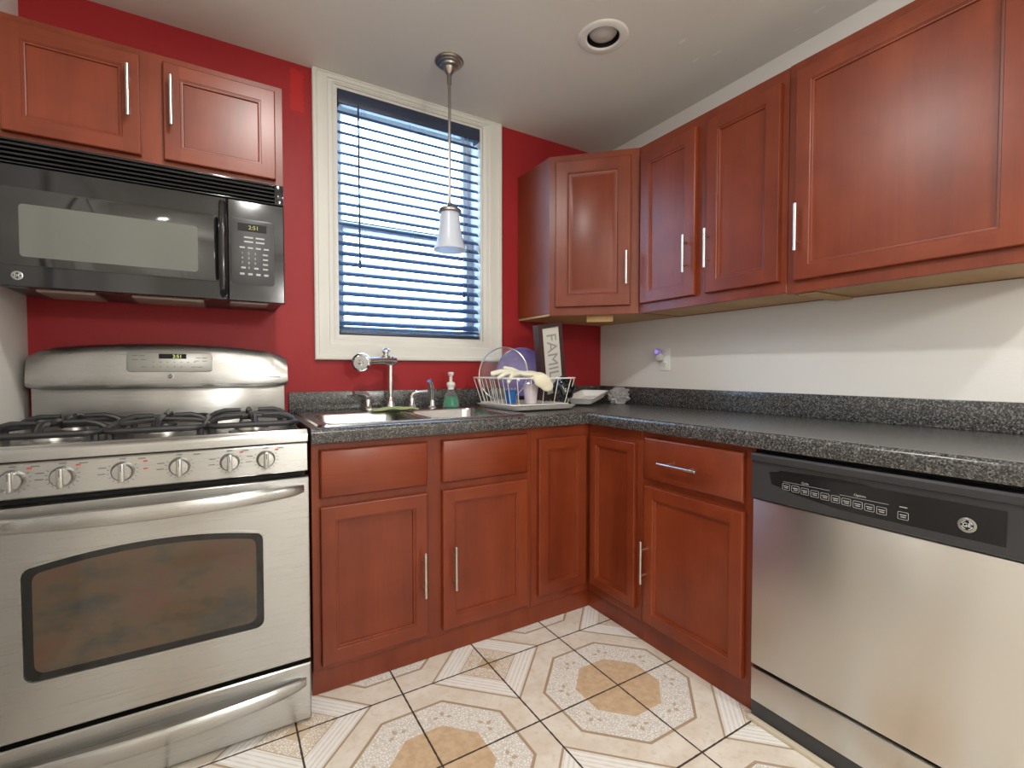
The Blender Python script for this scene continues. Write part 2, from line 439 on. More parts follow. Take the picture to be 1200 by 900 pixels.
def local(O, U):
    """frame of a vertical face: x along U, y INTO the face, z up"""
    U = Vector(U).normalized(); Z = Vector((0, 0, 1)); D = Z.cross(U)
    return Matrix(((U.x, D.x, 0, O[0]), (U.y, D.y, 0, O[1]), (U.z, D.z, 1, O[2]), (0, 0, 0, 1)))
def facing(T, x, y, z, rot=0.0):
    """text on a face of frame T: reads along x, up z, thickness outwards"""
    return T @ Matrix.Translation((x, y, z)) @ Matrix.Rotation(PI / 2, 4, 'X') @ Matrix.Rotation(rot, 4, 'Z')
def rect(x0, x1, z0, z1, y): return [(x0, y, z0), (x1, y, z0), (x1, y, z1), (x0, y, z1)]
def rrect(x0, x1, z0, z1, r, n=5):
    out = []
    for (cx, cz, a0) in ((x1 - r, z0 + r, -PI / 2), (x1 - r, z1 - r, 0), (x0 + r, z1 - r, PI / 2), (x0 + r, z0 + r, PI)):
        for k in range(n + 1):
            a = a0 + PI / 2 * k / n; out.append((cx + r * math.cos(a), cz + r * math.sin(a)))
    return out

# ------------------------------------------------------------------ room
XL, YF = -2.627, -4.6
WX0, WX1, WZ0, WZ1 = -1.597, -0.842, 1.262, 2.405      # window opening
b = MB(); b.box(XL - .15, 0.15, YF - .15, 0.16, -0.12, 0.0); struct(b.build('floor', 'patterned_tile'))
b = MB()
# ceiling with a hole for the recessed lamp
LC = (-0.722, -0.818); LR = 0.066
n = 32; vs = []; fs = []
for k in range(n):
    a = 2 * PI * k / n
    vs.append((LC[0] + LR * math.cos(a), LC[1] + LR * math.sin(a), H))
for k in range(n):
    a = 2 * PI * k / n; q = 0.25 / max(abs(math.cos(a)), abs(math.sin(a)))
    vs.append((LC[0] + q * math.cos(a), LC[1] + q * math.sin(a), H))
for k in range(n): fs.append((k, (k + 1) % n, n + (k + 1) % n, n + k))
b.add(vs, fs)
x0, x1, y0, y1 = LC[0] - .25, LC[0] + .25, LC[1] - .25, LC[1] + .25
for (a0, a1, c0, c1) in ((XL - .15, x0, YF - .15, .16), (x1, .15, YF - .15, .16), (x0, x1, YF - .15, y0), (x0, x1, y1, .16)):
    b.add([(a0, c0, H), (a1, c0, H), (a1, c1, H), (a0, c1, H)], [(0, 1, 2, 3)])
b.box(XL - .15, .15, YF - .15, .16, H + .14, H + .2)
struct(b.build('ceiling', 'ceiling_paint'))
b = MB()
b.box(XL, WX0, 0, .16, 0, H + .14); b.box(WX1, 0.0, 0, .16, 0, H + .14); b.box(WX0, WX1, 0, .16, 0, WZ0); b.box(WX0, WX1, 0, .16, WZ1, H + .14)
struct(b.build('wall_back', 'red_paint'))
b = MB(); b.box(0, .15, YF, .16, 0, H + .14); struct(b.build('wall_right', 'white_wall_paint'))
b = MB(); b.box(XL - .15, XL, YF, .16, 0, H + .14); struct(b.build('wall_left', 'white_wall_paint'))
b = MB(); DX0, DX1, DZ = -2.04, -1.22, 2.05
b.box(XL, DX0, YF - .15, YF, 0, H + .14); b.box(DX1, 0, YF - .15, YF, 0, H + .14); b.box(DX0, DX1, YF - .15, YF, DZ, H + .14)
struct(b.build('wall_front', 'tan_wall_paint'))
# door behind the camera
dr = bpy.data.objects.new('door_1', None); COL.objects.link(dr); dr.location = (DX0, YF, 0); dr['_o'] = (DX0, YF, 0); struct(dr)
b = MB(); 
for (a0, a1) in ((DX0 - .08, DX0), (DX1, DX1 + .08)): b.box(a0, a1, YF, YF + .02, 0, DZ + .08, .004)
b.box(DX0, DX1, YF, YF + .02, DZ, DZ + .08, .004); b.build('door_casing', 'white_trim_paint', dr)
b = MB(); b.box(DX0 + .003, DX1 - .003, YF - .08, YF - .04, .006, DZ - .003, .003)
for (z0, z1) in ((.2, .95), (1.1, 1.85)):
    b.box(DX0 + .14, DX1 - .14, YF - .045, YF - .03, z0, z1, .008)
b.build('door_leaf', 'white_trim_paint', dr)

# door in the left wall, out of the picture, mirrored in the steel
d2 = bpy.data.objects.new('door_2', None); COL.objects.link(d2); d2.location = (XL, -1.45, 0); d2['_o'] = (XL, -1.45, 0); struct(d2)
b = MB(); b.box(XL, XL + .022, -1.06, -.96, 0, 2.13, .004); b.box(XL, XL + .022, -1.98, -1.88, 0, 2.13, .004); b.box(XL, XL + .022, -1.88, -1.06, 2.04, 2.13, .004); b.build('door_casing', 'white_trim_paint', d2)
b = MB(); b.box(XL, XL + .008, -1.877, -1.063, .008, 2.037, .002)
for (z0, z1) in ((.2, .95), (1.1, 1.85)): b.box(XL + .004, XL + .014, -1.75, -1.19, z0, z1, .004)
b.build('door_leaf', 'tan_wall_paint', d2)

# window: casing, jambs, sashes, glass
wi = bpy.data.objects.new('window_1', None); COL.objects.link(wi); wi.location = (-1.22, 0, 1.157); wi['_o'] = (-1.22, 0, 1.157); struct(wi)
b = MB()
CX0, CX1, CZ0, CZ1 = -1.693, -0.7305, 1.157, H - .001
prof = [(0, 0), (0, -.020), (.004, -.024), (.016, -.024), (.020, -.018), (.030, -.018), (.050, -.0215), (.062, -.0215), (.066, -.016), (.082, -.016), (.086, -.012), (.0955, -.010), (.0955, .02)]
loops = []
for (d, y) in prof:
    dt = d * (CZ1 - WZ1) / .0955
    loops.append([(CX0 + d, y, CZ0 + d * 1.10), (CX1 - d * 1.167, y, CZ0 + d * 1.10), (CX1 - d * 1.167, y, CZ1 - dt), (CX0 + d, y, CZ1 - dt)])
b.rings(loops, False, False); b.build('window_casing', 'white_trim_paint', wi)
b = MB()
b.box(WX0, WX0 + .012, .0, .16, WZ0, WZ1); b.box(WX1 - .012, WX1, .0, .16, WZ0, WZ1); b.box(WX0 + .012, WX1 - .012, .0, .16, WZ1 - .012, WZ1); b.box(WX0 + .012, WX1 - .012, .0, .16, WZ0, WZ0 + .012)
b.build('window_jamb', 'white_trim_paint', wi)
def sash(z0, z1, y, nm):
    m_ = MB(); f = .038
    m_.rings([rect(WX0 + .012, WX1 - .012, z0, z1, y + .03), rect(WX0 + .012, WX1 - .012, z0, z1, y), rect(WX0 + .012 + f, WX1 - .012 - f, z0 + f, z1 - f, y), rect(WX0 + .02 + f, WX1 - .02 - f, z0 + f + .008, z1 - f - .008, y + .012), rect(WX0 + .02 + f, WX1 - .02 - f, z0 + f + .008, z1 - f - .008, y + .03)], False, False)
    o = m_.build('sash', 'white_trim_paint', wi)
    g = MB(); g.box(WX0 + .018 + f, WX1 - .018 - f, y + .016, y + .02, z0 + f + .006, z1 - f - .006)
    g.build('glass_pane', 'window_glass', o)
sash(WZ0 + .012, 1.83, .088, 'lower'); sash(1.79, WZ1 - .012, .122, 'upper')

# baseboard pieces are hidden by the cabinets; the cream strip lies under the dishwasher's toe space
# ------------------------------------------------------------------ cabinet builders
def door_panel(mb, x0, x1, z0, z1, t=.02, frame=.052, style='flat'):
    """local frame, back at y=0, front at y=-t ; mat 0 upright grain, mat 1 cross grain"""
    e = .004
    L = [rect(x0, x1, z0, z1, -.0005), rect(x0, x1, z0, z1, -t + e), rect(x0 + .0015, x1 - .0015, z0 + .0015, z1 - .0015, -t + .0012), rect(x0 + e, x1 - e, z0 + e, z1 - e, -t)]
    mb.rings(L, True, False)
    a, f = e, frame
    xa0, xa1, za0, za1 = x0 + a, x1 - a, z0 + a, z1 - a
    xb0, xb1, zb0, zb1 = x0 + f, x1 - f, z0 + f, z1 - f
    y = -t
    mb.add([(xa0, y, za0), (xb0, y, za0), (xb0, y, za1), (xa0, y, za1)], [(0, 1, 2, 3)])
    mb.add([(xb1, y, za0), (xa1, y, za0), (xa1, y, za1), (xb1, y, za1)], [(0, 1, 2, 3)])
    mb.add([(xb0, y, za0), (xb1, y, za0), (xb1, y, zb0), (xb0, y, zb0)], [(0, 1, 2, 3)], 1)
    mb.add([(xb0, y, zb1), (xb1, y, zb1), (xb1, y, za1), (xb0, y, za1)], [(0, 1, 2, 3)], 1)
    def R(d, yy): return rect(xb0 + d, xb1 - d, zb0 + d, zb1 - d, yy)
    if style == 'flat':
        L = [R(0, y), R(.0015, y + .002), R(.004, y + .0022), R(.0045, y + .0045), R(.0065, y + .0045), R(.0095, y + .0060), R(.011, y + .0115)]
    else:
        L = [R(0, y), R(.0015, y + .002), R(.005, y + .0022), R(.009, y + .0075), R(.014, y + .0085), R(.036, y + .002), R(.038, y + .0012)]
    mb.rings(L, False, True)
def drawer_panel(mb, x0, x1, z0, z1, t=.02):
    mb.rings([rect(x0, x1, z0, z1, -.0005), rect(x0, x1, z0, z1, -t + .007), rect(x0 + .002, x1 - .002, z0 + .002, z1 - .002, -t + .003), rect(x0 + .007, x1 - .007, z0 + .007, z1 - .007, -t)], True, True, mat=0)
def bar_pull(T, p0, p1, parent, standoff=.030, r=.0055):
    """bar handle between p0 and p1 in the local frame (x, z), stands on y=-.02"""
    m_ = MB(T); y0 = -.0195; y1 = y0 - standoff
    a = Vector((p0[0], y1, p0[1])); c = Vector((p1[0], y1, p1[1])); d = (c - a).normalized()
    m_.tube([a, a + d * .001, c - d * .001, c], [r * .85, r, r, r * .85], 12)
    for k in (.2, .8):
        q = a.lerp(c, k); m_.tube([q, (q.x, y0, q.z)], r * .75, 10)
    return m_.build('handle', 'nickel', parent)
CW = ['cherry_wood', 'cherry_wood_cross']

# --- base cabinets
TB = local((0, -.602, 0), (1, 0, 0))          # back run: local x = world x
TR = local((-.602, 0, 0), (0, -1, 0))         # right run: local x = -world y
FZ0, FZ1, TK = .088, .866, -.588
def carcass(T, x0, x1, parent, depth, name='body', nback=.0):
    m_ = MB(T); s = .016
    m_.box(x0, x1, 0, .019, FZ0, FZ1, .0012, 1)                                   # face frame
    m_.box(x0, x0 + s, .019, depth, FZ0, FZ1); m_.box(x1 - s, x1, .019, depth, FZ0, FZ1)
    m_.box(x0 + s, x1 - s, .019, depth, FZ0, FZ0 + s); m_.box(x0 + s, x1 - s, depth - .008, depth, FZ0 + s, FZ1)
    m_.build(name, CW, parent)
    k = MB(T); k.box(x0, x1, .016, .034, 0.0, FZ0, 0); k.box(x0, x0 + s, .034, depth, 0, FZ0); k.box(x1 - s, x1, .034, depth, 0, FZ0)
    k.build('toe_board', CW, parent)
c1 = thing('sink_cabinet', 'cherry base cabinet with two doors under the double sink, next to the stove', 'cabinet', (-1.36, -.3, 0))
carcass(TB, -1.800, -.925, c1, .598)
for (x0, x1, pull) in ((-1.775, -1.397, (-1.418)), (-1.337, -.949, (-1.295))):
    m_ = MB(TB); drawer_panel(m_, x0, x1, .679, .843); m_.build('drawer_front', ['cherry_wood_cross'], c1)
    m_ = MB(TB); door_panel(m_, x0, x1, .110, .650, frame=.047); d = m_.build('door', CW, c1)
    bar_pull(TB, (pull, .268), (pull, .436), d)
# --- corner cabinet
c2 = thing('corner_base_cabinet', 'cherry corner base cabinet with two narrow doors meeting in the inner corner', 'cabinet', (-.45, -.45, 0))
m_ = MB(); s = .016
m_.box(-.9245, -.583, -.602, -.583, FZ0, FZ1, .001, 1); m_.box(-.602, -.583, -.931, -.6025, FZ0, FZ1, .001, 1)
m_.box(-.9245, -.909, -.583, -.005, FZ0, FZ1); m_.box(-.583, -.005, -.931, -.915, FZ0, FZ1)
m_.box(-.909, -.005, -.021, -.005, FZ0, FZ1); m_.box(-.021, -.005, -.915, -.021, FZ0, FZ1); m_.box(-.909, -.021, -.583, -.021, FZ0, FZ0 + s); m_.box(-.583, -.021, -.915, -.583, FZ0, FZ0 + s)
m_.build('body', CW, c2)
m_ = MB(); m_.box(-.9245, -.568, -.586, -.568, 0, FZ0); m_.box(-.586, -.568, -.931, -.586, 0, FZ0); m_.build('toe_board', CW, c2)
m_ = MB(TB); door_panel(m_, -.893, -.632, .132, .814, frame=.046); m_.build('door', CW, c2)
m_ = MB(TR); door_panel(m_, .632, .906, .132, .814, frame=.038); m_.build('door', CW, c2)
# --- drawer base
c3 = thing('drawer_cabinet', 'cherry base cabinet with one drawer above one door, beside the dishwasher', 'cabinet', (-.3, -1.17, 0))
carcass(TR, .9315, 1.410, c3, .598)
m_ = MB(TR); drawer_panel(m_, .957, 1.380, .680, .845); d = m_.build('drawer', ['cherry_wood_cross'], c3); bar_pull(TR, (1.049, .756), (1.222, .756), d)
m_ = MB(TR); door_panel(m_, .957, 1.382, .104, .652, frame=.045); d = m_.build('door', CW, c3); bar_pull(TR, (.972, .266), (.972, .435), d)

# --- upper cabinets, right
UB, UT = 1.387, 2.185
TU = local((-.305, 0, 0), (0, -1, 0))
def upper_body(T, x0, x1, z0, z1, depth, parent):
    m_ = MB(T)
    m_.box(x0, x1, 0, .019, z0, z1, .0012, 1)
    m_.box(x0, x0 + .014, .019, depth, z0, z1); m_.box(x1 - .014, x1, .019, depth, z0, z1); m_.box(x0 + .014, x1 - .014, .019, depth, z1 - .014, z1); m_.box(x0 + .014, x1 - .014, depth - .01, depth, z0, z1 - .014)
    m_.build('body', CW, parent)
    k = MB(T); k.box(x0 + .014, x1 - .014, .019, depth - .01, z0 + .002, z0 + .014); k.build('underside_panel', 'raw_plywood', parent)
u1 = thing('corner_wall_cabinet', 'cherry diagonal corner wall cabinet with raised-panel door beside the window', 'cabinet', (-.3, -.3, UB))
m_ = MB(); PL = [(-.617, -.002), (-.617, -.305), (-.305, -.617), (-.002, -.617), (-.002, -.002)]
m_.prism(PL, UB + .012, UT, 'xy', .0); m_.build('body', CW, u1)
m_ = MB(); m_.prism([(-.613, -.006), (-.613, -.300), (-.300, -.613), (-.006, -.613), (-.006, -.006)], UB, UB + .0115, 'xy', 0); m_.build('underside_panel', 'raw_plywood', u1)
TD = local((-.617, -.305, 0), (1, -1, 0)); DW = .312 * math.sqrt(2)
m_ = MB(TD); m_.box(0.0, DW, -.003, -.0002, UB, UT, .001, 1); m_.build('face_frame', CW, u1)
TD2 = local(TD @ Vector((0, -.003, 0)), (1, -1, 0))
m_ = MB(TD2); door_panel(m_, .034, DW - .040, UB + .040, UT - .035, frame=.056, style='raised'); d = m_.build('door', CW, u1); bar_pull(TD2, (DW - .060, 1.525), (DW - .060, 1.685), d)
m_ = MB(TD); m_.box(DW * .42, DW * .72, .05, .085, UB - .032, UB - .0005, .002); m_.build('hanging_cleat', 'raw_plywood', u1)
u2 = thing('wall_cabinet', 'cherry two-door wall cabinet between the corner cabinet and the large cabinet', 'cabinet', (-.15, -.98, UB))
upper_body(TU, .618, 1.333, UB, UT, .302, u2)
for (x0, x1, hx) in ((.640, .952, .914), (1.004, 1.311, 1.022)):
    m_ = MB(TU); door_panel(m_, x0, x1, 1.430, 2.140, frame=.052); d = m_.build('door', CW, u2); bar_pull(TU, (hx, 1.530), (hx, 1.690), d)
u3 = thing('wall_cabinet', 'large cherry wall cabinet with one wide door above the dishwasher', 'cabinet', (-.15, -1.65, UB))
upper_body(TU, 1.3345, 1.975, UB - .004, UT + .002, .302, u3)
m_ = MB(TU); door_panel(m_, 1.364, 1.937, 1.424, 2.150, frame=.050); d = m_.build('door', CW, u3); bar_pull(TU, (1.384, 1.522), (1.384, 1.684), d)
m_ = MB(TU); m_.box(1.36, 1.42, .03, .29, UB - .010, UB - .0045); m_.build('hanging_cleat', 'raw_plywood', u3)
# --- upper cabinet, left above the microwave
u4 = thing('wall_cabinet', 'short cherry wall cabinet with two doors above the black microwave', 'cabinet', (-2.23, -.15, 1.792))
TL = local((0, -.305, 0), (1, 0, 0))
upper_body(TL, -2.606, -1.842, 1.780, 2.160, .302, u4)
for (x0, x1, hx) in ((-2.590, -2.264, -2.292), (-2.203, -1.868, -2.180)):
    m_ = MB(TL); door_panel(m_, x0, x1, 1.812, 2.134, frame=.046); d = m_.build('door', CW, u4); bar_pull(TL, (hx, 1.918), (hx, 2.080), d)

# ------------------------------------------------------------------ countertop
CT, CB, CE = .918, .868, -.637
ct = thing('countertop', 'dark speckled L-shaped worktop running over the base cabinets and dishwasher', 'countertop', (-.6, -.6, CB))
SX0, SX1, SY0, SY1 = -1.757, -.955, -.585, -.065
m_ = MB(); X0 = -1.803; YE = -2.35; FR = -.60
zb = CB + .004
m_.box(X0, SX0, FR, -.001, zb + .008, CT); m_.box(SX1, FR, FR, -.001, zb + .008, CT)
m_.box(SX0, SX1, FR, SY0, zb + .008, CT); m_.box(SX0, SX1, SY1, -.001, zb + .008, CT)
m_.box(FR, -.001, YE, -.001, zb + .008, CT)
def edge(pts, nrm):
    """rounded front edge swept between two points"""
    pr = [(.001, CT)]
    for k in range(7):
        a = PI / 2 * (1 - k / 6); pr.append((.037 - .016 + .016 * math.cos(a), CT - .016 + .016 * math.sin(a)))
    pr += [(.037, CB + .006), (.034, CB), (.012, CB), (.012, zb + .008), (.0, zb + .008)]
    loops = []
    for (p, d) in pts: loops.append([(p[0] + d[0] * q, p[1] + d[1] * q, z) for (q, z) in pr])
    m_.rings(loops, True, True, smooth=True)
edge([((X0, FR), (0, -1)), ((FR, FR), (-1, -1)), ((FR, YE), (-1, 0))], None)
m_.build('worktop', 'speckled_laminate', ct, angle=50)
BZ = 1.013
m_ = MB(); m_.box(X0, -.021, -.020, -.001, CT + .0004, BZ, .003); m_.build('backsplash', 'speckled_laminate', ct)
m_ = MB(); m_.box(-.020, -.001, YE, -.0205, CT + .0004, BZ, .003); m_.build('backsplash', 'speckled_laminate', ct)

# ------------------------------------------------------------------ sink, faucet
sk = thing('kitchen_sink', 'stainless double-bowl sink set into the worktop below the window', 'sink', (-1.356, -.32, CT))
RX0, RX1, RY0, RY1, RZ = -1.775, -.937, -.603, -.045, CT + .0065
B1 = (-1.728, -1.378, -.565, -.150); B2 = (-1.334, -.984, -.565, -.150)
def loop_xy(bx, ins, r, z, n=6):
    return [(x, y, z) for (x, y) in rrect(bx[0] + ins, bx[1] - ins, bx[2] + ins, bx[3] - ins, r, n)]
m_ = MB()
# rim: outer skirt and flat deck split in cells round the bowls
out = (RX0, RX1, RY0, RY1)
m_.rings([loop_xy(out, -.002, .03, CT + .0005), loop_xy(out, .002, .03, RZ), loop_xy(out, .008, .026, RZ + .0015), loop_xy(out, .016, .02, RZ - .001)], False, False, smooth=True)
bm = bmesh.new()
def add_loop(pts):
    vs_ = [bm.verts.new(p) for p in pts]
    return [bm.edges.new((vs_[i], vs_[(i + 1) % len(vs_)])) for i in range(len(vs_))]
es = add_loop(loop_xy(out, .016, .02, RZ - .001)) + add_loop(loop_xy(B1, -.012, .062, RZ - .001)) + add_loop(loop_xy(B2, -.012, .062, RZ - .001))
bmesh.ops.triangle_fill(bm, use_beauty=True, use_dissolve=False, edges=es)
m_.addbm(bm, 0, False); m_.build('rim', 'sink_steel', sk)
for bx in (B1, B2):
    m_ = MB()
    m_.rings([loop_xy(bx, -.012, .062, RZ - .001), loop_xy(bx, -.004, .056, RZ - .004), loop_xy(bx, .0, .054, RZ - .012), loop_xy(bx, .010, .054, RZ - .15), loop_xy(bx, .02, .05, RZ - .172), loop_xy(bx, .045, .04, RZ - .180), loop_xy(bx, .12, .02, RZ - .182)], False, True, smooth=True)
    o = m_.build('bowl', 'sink_steel', sk, recalc=False)
    for p in o.data.polygons: pass
    g = MB(); cxx, cyy = (bx[0] + bx[1]) / 2, (bx[2] + bx[3]) / 2
    g.lathe([(.0, .001), (.02, .001), (.022, .004), (.042, .005), (.046, .001)], (cxx, cyy, RZ - .1815)); g.build('drain', 'chrome', o)
DZK = RZ - .001
fa = thing('kitchen_faucet', 'chrome two-handle faucet with a round filter on its spout, behind the sink', 'faucet', (-1.375, -.09, DZK))
FY = -.092
m_ = MB(); m_.prism(rrect(-1.500, -1.250, FY - .026, FY + .026, .025, 6), DZK, DZK + .012, 'xy', .004); m_.build('base_plate', 'chrome', fa)
m_ = MB(); m_.lathe([(.0, 0), (.021, 0), (.021, .012), (.017, .02), (.015, .045), (.011, .05), (.0105, .215), (.0, .215)], (-1.375, FY, DZK + .012)); m_.build('riser', 'chrome', fa)
m_ = MB(); ZS = 1.153
m_.tube([(-1.350, FY + .006, ZS), (-1.352, FY + .006, ZS), (-1.40, FY - .008, ZS), (-1.425, FY - .016, ZS), (-1.495, FY - .036, ZS - .004)], [.014, .020, .021, .018, .018], 16)
m_.lathe([(0, -.02), (.014, -.02), (.017, -.012), (.017, .012), (.014, .02), (0, .02)], (-1.375, FY, ZS)); m_.build('spout', 'chrome', fa)
m_ = MB(); ax = Vector((-.45, -.86, -.12)).normalized(); cF = Vector((-1.520, FY - .050, ZS - .008))
m_.lathe([(0, -.038), (.020, -.036), (.034, -.026), (.042, -.010), (.043, .006), (.039, .016), (.032, .020), (.029, .014), (.012, .014), (.009, .020), (0, .021)], cF, ax); m_.build('water_filter', 'chrome', fa)
m_ = MB(); m_.lathe([(0, 0), (.018, 0), (.020, .012), (.014, .018), (.012, .022), (.019, .029), (.019, .039), (.011, .047), (0, .048)], (-1.398, FY - .006, ZS + .012)); m_.build('diverter_knob', 'chrome', fa)
for (xb, d) in ((-1.480, -1), (-1.272, 1)):
    m_ = MB(); m_.lathe([(0, 0), (.02, 0), (.02, .008), (.014, .016), (.012, .04), (.0, .042)], (xb, FY, DZK + .012), n=20)
    m_.tube([(xb, FY, DZK + .045), (xb, FY, DZK + .062), (xb + d * .006, FY - .003, DZK + .074), (xb + d * .02, FY - .008, DZK + .080), (xb + d * .045, FY - .016, DZK + .083), (xb + d * .070, FY - .024, DZK + .085)], [.011, .011, .0105, .010, .0085, .009], 12)
    m_.build('lever_handle', 'chrome', fa)
sp = thing('side_sprayer', 'chrome side sprayer with angled head at the back of the sink', 'sprayer', (-1.168, -.09, DZK))
m_ = MB(); m_.lathe([(0, 0), (.021, 0), (.021, .006), (.015, .012), (.013, .04), (.0, .04)], (-1.168, FY, DZK), n=20); m_.build('sprayer_base', 'chrome', sp)
m_ = MB(); m_.tube([(-1.168, FY, DZK + .038), (-1.168, FY, DZK + .05), (-1.169, FY, DZK + .085), (-1.172, FY - .003, DZK + .105), (-1.182, FY - .012, DZK + .122), (-1.192, FY - .022, DZK + .134)], [.010, .011, .0125, .013, .0125, .011], 14); m_.build('spray_head', 'chrome', sp)
so = thing('soap_dispenser', 'green glass soap bottle with white pump behind the right sink bowl', 'soap dispenser', (-1.072, -.10, DZK))
m_ = MB(); m_.lathe([(0, 0), (.040, 0), (.043, .004), (.041, .02), (.033, .055), (.027, .068), (.020, .076), (.0155, .085), (.0155, .095), (0, .095)], (-1.072, -.10, DZK)); m_.build('bottle', 'clear_glass', so)
m_ = MB(); m_.lathe([(0, .003), (.037, .003), (.039, .006), (.037, .022), (.0295, .056), (0, .056)], (-1.072, -.10, DZK)); m_.build('liquid_soap', 'soap_liquid', so)
m_ = MB(); m_.lathe([(0, .09), (.0165, .09), (.0165, .100), (.021, .106), (.022, .118), (.017, .126), (.008, .129), (.0075, .158), (.012, .160), (.015, .172), (.014, .176), (0, .177)], (-1.072, -.10, DZK), n=24)
m_.tube([(-1.072, -.10, DZK + .168), (-1.082, -.125, DZK + .169), (-1.086, -.136, DZK + .164)], [.006, .005, .0045], 10); m_.build('pump', 'white_plastic', so)
m_ = MB(); bm = bmesh.new(); bmesh.ops.create_grid(bm, x_segments=16, y_segments=8, size=.5)
for v in bm.verts:
    x, y = v.co.x, v.co.y
    v.co = Vector((-1.375 + x * .19 + .01 * math.sin(7 * y), -.160 + y * .062 + .008 * math.sin(9 * x), DZK + .0045 + .009 * (1 - abs(2 * x) ** 3) * (.6 + .4 * math.sin(11 * x + 6 * y))))
g = bmesh.ops.extrude_face_region(bm, geom=list(bm.faces))
for v in [e for e in g['geom'] if isinstance(e, bmesh.types.BMVert)]: v.co.z += .006
m_.addbm(bm, 0, True); m_.origin = (-1.365, -.16, DZK); tag(m_.build('dish_cloth', 'green_sponge'), 'flat green scrubbing cloth lying in front of the faucet base', 'cloth')

# ------------------------------------------------------------------ gas range
RL, RRT = -2.600, -1.823; RYF = -.665; RW = RRT - RL; RC = (RL + RRT) / 2
ra = thing('gas_range', 'stainless steel gas range with six front knobs and an oven window', 'stove', (RC, -.35, 0))
m_ = MB(); m_.box(RL + .004, RRT - .004, RYF + .002, -.03, .035, .884, .002); 
for (x, y) in ((RL + .05, -.6), (RRT - .05, -.6), (RL + .05, -.08), (RRT - .05, -.08)): m_.lathe([(0, 0), (.018, 0), (.018, .04), (0, .04)], (x, y, 0), n=12)
m_.build('body', 'dark_void', ra)
# cooktop with rounded front lip
m_ = MB(); zt = .921
poly = [(-.085, .886), (-.085, zt - .002), (-.642, zt - .002)]
pr = [(-.085, .886), (-.085, zt), (-.145, zt), (-.16, zt - .012), (-.615, zt - .012), (-.632, zt)]
for k in range(6):
    a = PI / 2 * (1 - k / 5); pr.append((-.700 + .014 - .014 * math.cos(a), zt - .014 + .014 * math.sin(a) + .004 * (k == 0)))
pr += [(-.700, .889), (-.694, .886)]
m_.prism(pr, RL, RRT, 'yz', 0, smooth=True); m_.build('cooktop', 'brushed_steel', ra, angle=40)
# lower back panel and bowed backguard
m_ = MB(); m_.box(RL + .002, RRT - .004, -.10, -.03, .90, 1.05, .003); m_.build('splash_panel', 'brushed_steel', ra)
def arc_top(x, zc, ze): u = (x - RC) / (RW / 2); return zc - (zc - ze) * (abs(u) ** 2.2)
m_ = MB(); loops = []
N = 24
prof = [(-.03, 0.0, 0), (-.095, 0.0, 0), (-.128, .0, .008), (-.136, .02, .02), (-.138, .05, .05)]
xs = [RL - .006 + (RW + .012) * i / N for i in range(N + 1)]
for i, x in enumerate(xs):
    ee = min(i, N - i); sh = {0: .020, 1: .004}.get(ee, 0.0); zt_ = arc_top(x, 1.208, 1.178) - sh; z0 = 1.042 + sh * .5; bow = .010 * (1 - ((x - RC) / (RW / 2)) ** 2)
    yb = -.03
    L = [(x, yb, z0), (x, -.112 - bow, z0), (x, -.124 - bow, z0 + .006), (x, -.128 - bow, z0 + .018)]
    L += [(x, -.128 - bow + .012 * k / 3, z0 + .018 + (zt_ - .030 - z0 - .018) * k / 3) for k in (1, 2, 3)]
    L += [(x, -.108 - bow, zt_ - .012), (x, -.096 - bow, zt_ - .003), (x, -.080, zt_), (x, yb, zt_)]
    loops.append(L)
m_.rings(loops, True, True, smooth=True); bgd = m_.build('backguard', 'brushed_steel', ra, angle=45)
SL = math.atan2(.012, .118)
def on_guard(x, z):
    bow = .010 * (1 - ((x - RC) / (RW / 2)) ** 2)
    return Matrix.Translation((x, -.128 - bow + .012 * (z - 1.06) / .118 - .0006, z)) @ Matrix.Rotation(-SL, 4, 'X')
PC = -2.211
T0 = on_guard(PC, 1.140)
m_ = MB(T0); m_.prism(rrect(-.130, .130, -.037, .037, .012), -.0022, .010, 'xz', .001); pn = m_.build('control_display', 'panel_grey', bgd)
m_ = MB(T0); m_.box(-.036, .048, -.0032, .002, .012, .030, .001, 1, mat=0)
m_.text('2:51', .017, facing(Matrix.Identity(4), .020, -.0036, .0205), 1); m_.build('clock', ['dark_void', 'clock_digits'], pn)
m_ = MB(T0)
random.seed(3)
for i in range(7): m_.box(-.052 + i * .021 - .003, -.052 + i * .021 + .003, -.0028, 0, -.0015, .0005)
for i in range(5): m_.box(-.052 + i * .021 - .002, -.052 + i * .021 + .002, -.0028, 0, -.020, -.017)
for (x, z) in ((-.105, .022), (-.085, .022), (-.105, .008), (-.080, .008), (.085, .016), (.105, .016), (.08, .004), (.105, .004), (.07, -.019), (.09, -.019), (-.08, -.019)):
    m_.box(x - .008, x + .008, -.0028, 0, z - .001, z + .001)
m_.build('touch_key_print', 'dark_print', pn)
def emblem(T, r, parent, mats=('brushed_steel', 'black_gloss', 'white_print')):
    e = MB(T); ax = (0, -1, 0)
    e.lathe([(0, 0), (r, 0), (r, .0012), (r * .92, .0018), (r * .70, .0018), (r * .68, .001)], (0, 0, 0), ax, 32, 0)
    e.lathe([(r * .70, .0012), (0, .0012)], (0, 0, 0), ax, 32, 1)
    for k in range(4):
        a = PI / 4 + PI / 2 * k
        pts = [(r * .58 * math.cos(a + d), -.0013, r * .58 * math.sin(a + d)) for d in (-.5, -.25, 0, .25, .5)]
        e.tube(pts, r * .045, 6, mat=2)
    e.text('GE', r * .78, facing(Matrix.Identity(4), 0, -.0015, 0), 2, .0002)
    return e.build('emblem', list(mats), parent)
emblem(on_guard(-2.213, 1.087), .011, bgd)
m_ = MB(on_guard(-1.865, 1.082))
for i in range(6): m_.box(-.02 + i * .007, -.0155 + i * .007, -.0008, 0, -.002, .002)
